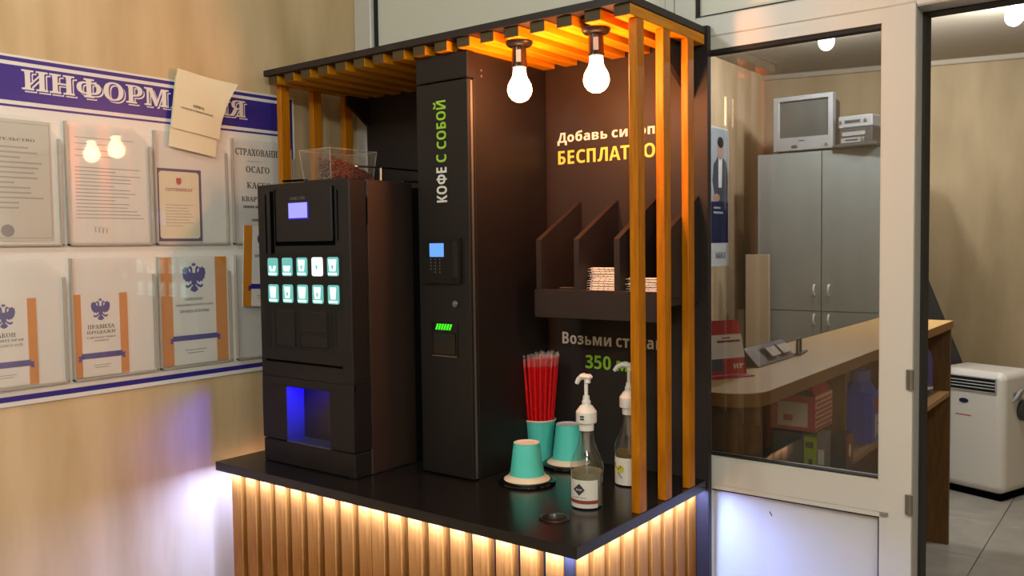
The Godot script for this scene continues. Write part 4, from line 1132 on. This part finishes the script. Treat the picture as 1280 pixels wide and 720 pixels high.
	part(g, "printed_mark", prism(disc(0.014, 16, 1.6), 0, 0.0006), M.box_cream, Vector3(0.1256, 0.06, -1.452), Vector3(0, 90, 0))
	g.position = Vector3(0.0, 0.772, 0.0)
	var rb := thing("patterned_box", "red and cream patterned box with a raised lid flap on the desk shelf", "box", Vector3(0, 0.900, 0))
	part(rb, "case", join([span(-0.105, 0.045, 0, 0.115, -1.355, -1.352), span(-0.105, 0.045, 0, 0.115, -1.53, -1.527), span(-0.105, -0.102, 0, 0.115, -1.53, -1.352), span(0.042, 0.045, 0, 0.115, -1.53, -1.352), span(-0.105, 0.045, -0.0005, 0.003, -1.53, -1.352)]), M.box_cream)
	var zig := []
	for r in 7:
		for k in 8:
			zig.append([prism([Vector2(-0.009, 0), Vector2(0, 0.0055), Vector2(0.009, 0), Vector2(0.009, 0.0075), Vector2(0, 0.0130), Vector2(-0.009, 0.0075)], 0, 0.0008), Vector3(-0.079 + 0.0205 * k + 0.009 * (r % 2), 0.001 + 0.0155 * r, 0)])
	part(rb, "zigzag_print", join(zig), M.box_red, Vector3(0.0451, 0, -1.441), Vector3(0, 90, 0), "red zigzag print")
	part(rb, "patch_print", bars([[-0.105, 0.045, 0.0, 0.012], [-0.105, -0.08, 0.012, 0.115], [0.02, 0.045, 0.012, 0.115], [-0.08, 0.02, 0.092, 0.115], [-0.06, -0.03, 0.03, 0.05]], 0, 0.0008), M.box_red, Vector3(0, 0, -1.3521))
	part(rb, "lid_flap", bx(0.004, 0.055, 0.16), M.box_red, Vector3(0.028, 0.138, -1.442), Vector3(0, 0, 30))
	part(rb, "dark_filling", span(-0.10, 0.04, 0, 0.10, -1.525, -1.357)[0], M.box_black, Vector3(-0.03, 0.055, -1.441))
	var can := thing("blue_canister", "blue plastic canister with a violet cap and red mark on the desk shelf", "canister", Vector3(0.035, 0.772, -1.90), 0)
	part(can, "body", prism(rrect(0.11, 0.14, 0.03), 0.0, 0.19), M.blue_can, Vector3.ZERO, Vector3(-90, 0, 0))
	part(can, "shoulder", lathe([Vector2(0.05, 0.188), Vector2(0.05, 0.20), Vector2(0.036, 0.222), Vector2(0.0, 0.224)], 24), M.blue_can)
	part(can, "cap", cyl(0.036, 0.05, 24, 0.004), M.blue_cap, Vector3(0, 0.243, 0))
	part(can, "handle", tube([Vector3(0.0, 0.2, -0.05), Vector3(0, 0.25, -0.06), Vector3(0, 0.27, -0.02), Vector3(0, 0.265, 0.02)], 0.009, 10), M.blue_cap)
	part(can, "red_mark", prism(disc(0.03, 6, 1.0), 0, 0.0008), M.red_print, Vector3(0.0552, 0.135, -0.012), Vector3(0, 90, 0))
	part(can, "label_print", bars([[-0.02, -0.006, -0.055, 0.03], [0.0, 0.006, -0.04, 0.03], [0.014, 0.026, -0.05, -0.01], [0.014, 0.026, 0.0, 0.03]], 0, 0.0008), M.label_white, Vector3(0.0552, 0.07, -0.012), Vector3(0, 90, 0))
	var vb := thing("water_bottle", "violet water bottle on the desk shelf seen through the doorway", "bottle", Vector3(-0.012, 0.772, -3.13), 0)
	part(vb, "body", lathe([Vector2(0, 0), Vector2(0.048, 0), Vector2(0.05, 0.01), Vector2(0.05, 0.06), Vector2(0.047, 0.064), Vector2(0.05, 0.068), Vector2(0.05, 0.16), Vector2(0.04, 0.2), Vector2(0.018, 0.235), Vector2(0.016, 0.25), Vector2(0, 0.25)], 28), M.violet_bottle)
	part(vb, "cap", cyl(0.018, 0.022, 18, 0.002), M.blue_cap, Vector3(0, 0.262, 0))
	part(vb, "label_band", label_wrap(0.0505, -180, 180, 0.02, 0.034, 24), M.label_white)

	# tall cabinet with a television and a stereo on it
	var cb := thing("office_cabinet", "tall grey four-door cabinet at the far end of the office", "cabinet")
	var F := -3.75
	part(cb, "carcass", join([span(-1.095, -0.312, 0.06, 2.06, -4.25, F - 0.019)]), M.cabinet_side)
	part(cb, "plinth", join([span(-1.08, -0.33, 0.0, 0.06, -4.24, F - 0.05)]), M.gap)
	for r in [[0.065, 1.100], [1.106, 2.056]]:
		for k in 2:
			var x0 := -1.093 if k == 0 else -0.6985
			var x1 := -0.7065 if k == 0 else -0.314
			var dr := part(cb, "door", bx(x1 - x0, r[1] - r[0], 0.018, 0.001), M.cabinet_grey, Vector3((x0 + x1) / 2, (r[0] + r[1]) / 2, F - 0.009))
			var hx := (x1 - 0.036 if k == 0 else x0 + 0.042) - (x0 + x1) / 2
			var hy: float = (1.055 if r[0] < 1 else 1.232) - (r[0] + r[1]) / 2
			part(dr, "handle", tube([Vector3(0, 0.028, 0), Vector3(0.002, 0.03, 0.018), Vector3(0.001, 0.0, 0.026), Vector3(0, -0.03, 0.018), Vector3(0, -0.028, 0)], 0.0065, 8), M.white_plastic, Vector3(hx, hy, 0.009))
	var tv := thing("television", "silver box television with a dark screen on top of the grey cabinet", "television", Vector3(-0.817, 2.06, F), 0)
	part(tv, "bezel", join([span(-0.177, -0.143, 0.086, 0.309, -0.06, 0.0, 0.0015), span(0.150, 0.177, 0.086, 0.309, -0.06, 0.0, 0.0015), span(-0.177, 0.177, 0.308, 0.335, -0.06, 0.0, 0.0015), span(-0.177, 0.177, 0.01, 0.088, -0.06, 0.0, 0.0015)]), M.silver_plastic)
	part(tv, "screen", sheet(0.30, 0.232, 0.004, 12, 10, func(u: float, v: float) -> Vector3: return Vector3(0, 0, 0.012 * (1.0 - (2 * u - 1) * (2 * u - 1)) * (1.0 - (2 * v - 1) * (2 * v - 1)))), M.tv_screen, Vector3(0.003, 0.198, -0.022))
	part(tv, "tube_housing", join([span(-0.165, 0.165, 0.02, 0.32, -0.20, -0.05, 0.02), span(-0.12, 0.12, 0.03, 0.26, -0.36, -0.18, 0.03)]), M.dark_plastic)
	part(tv, "speaker_mark", prism(disc(0.020, 18, 0.5), 0, 0.002), M.dark_plastic, Vector3(-0.05, 0.032, 0))
	part(tv, "brand_plate", bars([[-0.022, 0.012, -0.004, 0.004]], 0, 0.001), M.dark_plastic, Vector3(0, 0.066, 0))
	part(tv, "control_button", cyl(0.010, 0.006, 14, 0.001), M.steel, Vector3(0.14, 0.035, 0.002), Vector3(90, 0, 0))
	part(tv, "foot", bx(0.32, 0.012, 0.30, 0.003), M.shell_dark, Vector3(0, 0.006, -0.17))
	var se := thing("stereo", "silver and grey mini stereo beside the television on the cabinet", "stereo", Vector3(-0.512, 2.06, F + 0.005), -8)
	part(se, "lower_box", join([span(-0.09, 0.10, 0.022, 0.115, -0.2, 0.0, 0.004)]), M.dark_plastic)
	part(se, "upper_box", join([span(-0.10, 0.10, 0.115, 0.185, -0.2, 0.0, 0.006)]), M.silver_plastic)
	part(se, "base_tray", join([span(-0.12, 0.14, 0.0, 0.022, -0.22, 0.04, 0.006)]), M.dark_plastic)
	part(se, "fascia", bars([[-0.08, 0.055, 0.03, 0.058], [-0.075, 0.06, 0.07, 0.092]], 0, 0.004), M.silver_plastic)
	part(se, "display_strip", bars([[-0.06, 0.03, 0.146, 0.160], [-0.055, 0.02, 0.040, 0.050]], 0, 0.005), M.dark_plastic)
	for k in 3:
		part(se, "knob", cyl(0.009 if k < 2 else 0.012, 0.01, 14, 0.001), M.chrome, Vector3([-0.085, 0.06, 0.045][k], [0.153, 0.153, 0.045][k], 0.004), Vector3(90, 0, 0))
	solo("beige_panel", "plain beige board standing against the left of the grey cabinet", "board", bx(0.145, 1.446, 0.03, 0.002), M.beige_board, Vector3(-1.0655, 0.723, -3.68), Vector3(0, 0, 0))

	# poster on the left wall of the office
	var po := thing("wall_poster", "tall poster of a man in a grey jacket on the office's left wall", "poster", Vector3(-1.3345, 1.81, -3.60), 90)
	part(po, "sheet", bx(0.52, 0.876, 0.002), M.poster_white, Vector3(0, 0, 0.001))
	part(po, "photo_sky", bars([[-0.252, 0.252, -0.05, 0.43]], 0, 0.0006), M.poster_sky, Vector3(0, 0, 0.002))
	part(po, "photo_base", bars([[-0.252, 0.252, -0.29, -0.03]], 0, 0.0009), M.poster_navy, Vector3(0, 0, 0.002))
	part(po, "figure_jacket", prism([Vector2(0.06, -0.03), Vector2(0.235, -0.03), Vector2(0.245, 0.12), Vector2(0.225, 0.22), Vector2(0.17, 0.25), Vector2(0.14, 0.24), Vector2(0.09, 0.25), Vector2(0.03, 0.20), Vector2(0.01, 0.10)], 0, 0.0006), M.poster_suit, Vector3(0, 0, 0.003))
	part(po, "figure_shirt", prism([Vector2(0.10, 0.06), Vector2(0.15, 0.06), Vector2(0.16, 0.245), Vector2(0.10, 0.245)], 0, 0.0004), M.poster_white, Vector3(0, 0, 0.0036))
	part(po, "figure_face", prism(disc(0.042, 18, 1.45, Vector2(0.128, 0.295)), 0, 0.0006), M.poster_skin, Vector3(0, 0, 0.0036))
	part(po, "figure_hair", prism(disc(0.046, 18, 0.75, Vector2(0.132, 0.345)), 0, 0.0006), M.poster_hair, Vector3(0, 0, 0.0042))
	part(po, "figure_hands", prism(disc(0.05, 16, 0.5, Vector2(0.07, -0.005)), 0, 0.0006), M.poster_skin, Vector3(0, 0, 0.0036))
	part(po, "printed_lines", bars([[0.03, 0.13, -0.075, -0.062], [0.03, 0.17, -0.105, -0.092]], 0, 0.0004), M.poster_sky, Vector3(0, 0, 0.003))
	part(po, "lettering", words("MAHLE", "Droid Sans", true, 0.15, 0.04, 0.0006), M.poster_navy, Vector3(0.06, -0.39, 0.002), Vector3.ZERO, "dark brand lettering")

	# something dark and wrapped, leaning on the far wall behind the desk
	solo("wrapped_roll", "dark plastic-wrapped flat bundle leaning on the wall behind the desk", "bundle", bx(0.20, 1.44, 0.03, 0.012), M.wrap_dark, Vector3(-0.2035, 0.70, -4.712), Vector3(0, 13.26, 20.8))

	# portable air conditioner
	var ac := thing("air_conditioner", "white portable air conditioner standing on the tiles behind the desk", "air conditioner", Vector3(0.2062, 0, -4.154), -20.3)
	part(ac, "housing", rbox(0.43, 0.715, 0.35, 0.05, 6), M.ac_white, Vector3(-0.215, 0.3925, -0.175))
	part(ac, "base", bx(0.40, 0.032, 0.32, 0.004), M.gap, Vector3(-0.215, 0.018, -0.175))
	part(ac, "vent_recess", bars([[-0.40, -0.045, 0.632, 0.708]], -0.004, 0.001), M.rubber, Vector3(0, 0, 0))
	for k in 3:
		part(ac, "vent_slat", bx(0.345, 0.004, 0.010, 0.001), M.pvc_grey, Vector3(-0.222, 0.651 + 0.018 * k, 0.002), Vector3(25, 0, 0))
	part(ac, "vent_frame", join([span(-0.402, -0.042, 0.708, 0.714, -0.002, 0.006), span(-0.402, -0.042, 0.626, 0.632, -0.002, 0.006), span(-0.048, -0.042, 0.626, 0.714, -0.002, 0.006), span(-0.402, -0.396, 0.626, 0.714, -0.002, 0.006)]), M.pvc_grey)
	part(ac, "badge", prism(disc(0.028, 22, 0.5), 0, 0.003), M.poster_navy, Vector3(-0.235, 0.565, 0), Vector3.ZERO, "dark blue oval badge")
	part(ac, "red_print", bars([[-0.05, 0.045, 0, 0.006]], 0, 0.0008), M.red_print, Vector3(-0.235, 0.475, 0))
	for k in 3:
		part(ac, "dimple_row", join([[cyl(0.006, 0.003, 10), T(Vector3(0, 0, 0), Vector3(90, 0, 0))], [cyl(0.006, 0.003, 10), T(Vector3(0, -0.03, 0), Vector3(90, 0, 0))], [cyl(0.006, 0.003, 10), T(Vector3(0, -0.06, 0), Vector3(90, 0, 0))]]), M.ac_white, Vector3(-0.235 + 0.085 * k, 0.155 - 0.008 * k, 0.0005))
	part(ac, "handle", join([[tube([Vector3(0.0, 0.58, -0.09), Vector3(0.014, 0.60, -0.10), Vector3(0.018, 0.63, -0.13), Vector3(0.014, 0.64, -0.17), Vector3(0, 0.62, -0.19)], 0.010, 10), Vector3.ZERO], [bx(0.004, 0.05, 0.09), Vector3(0.001, 0.605, -0.14)]]), M.pvc_grey)
	part(ac, "hose_port", cyl(0.062, 0.03, 28, 0.004), M.dark_plastic, Vector3(0.012, 0.52, -0.20), Vector3(0, 0, 90))
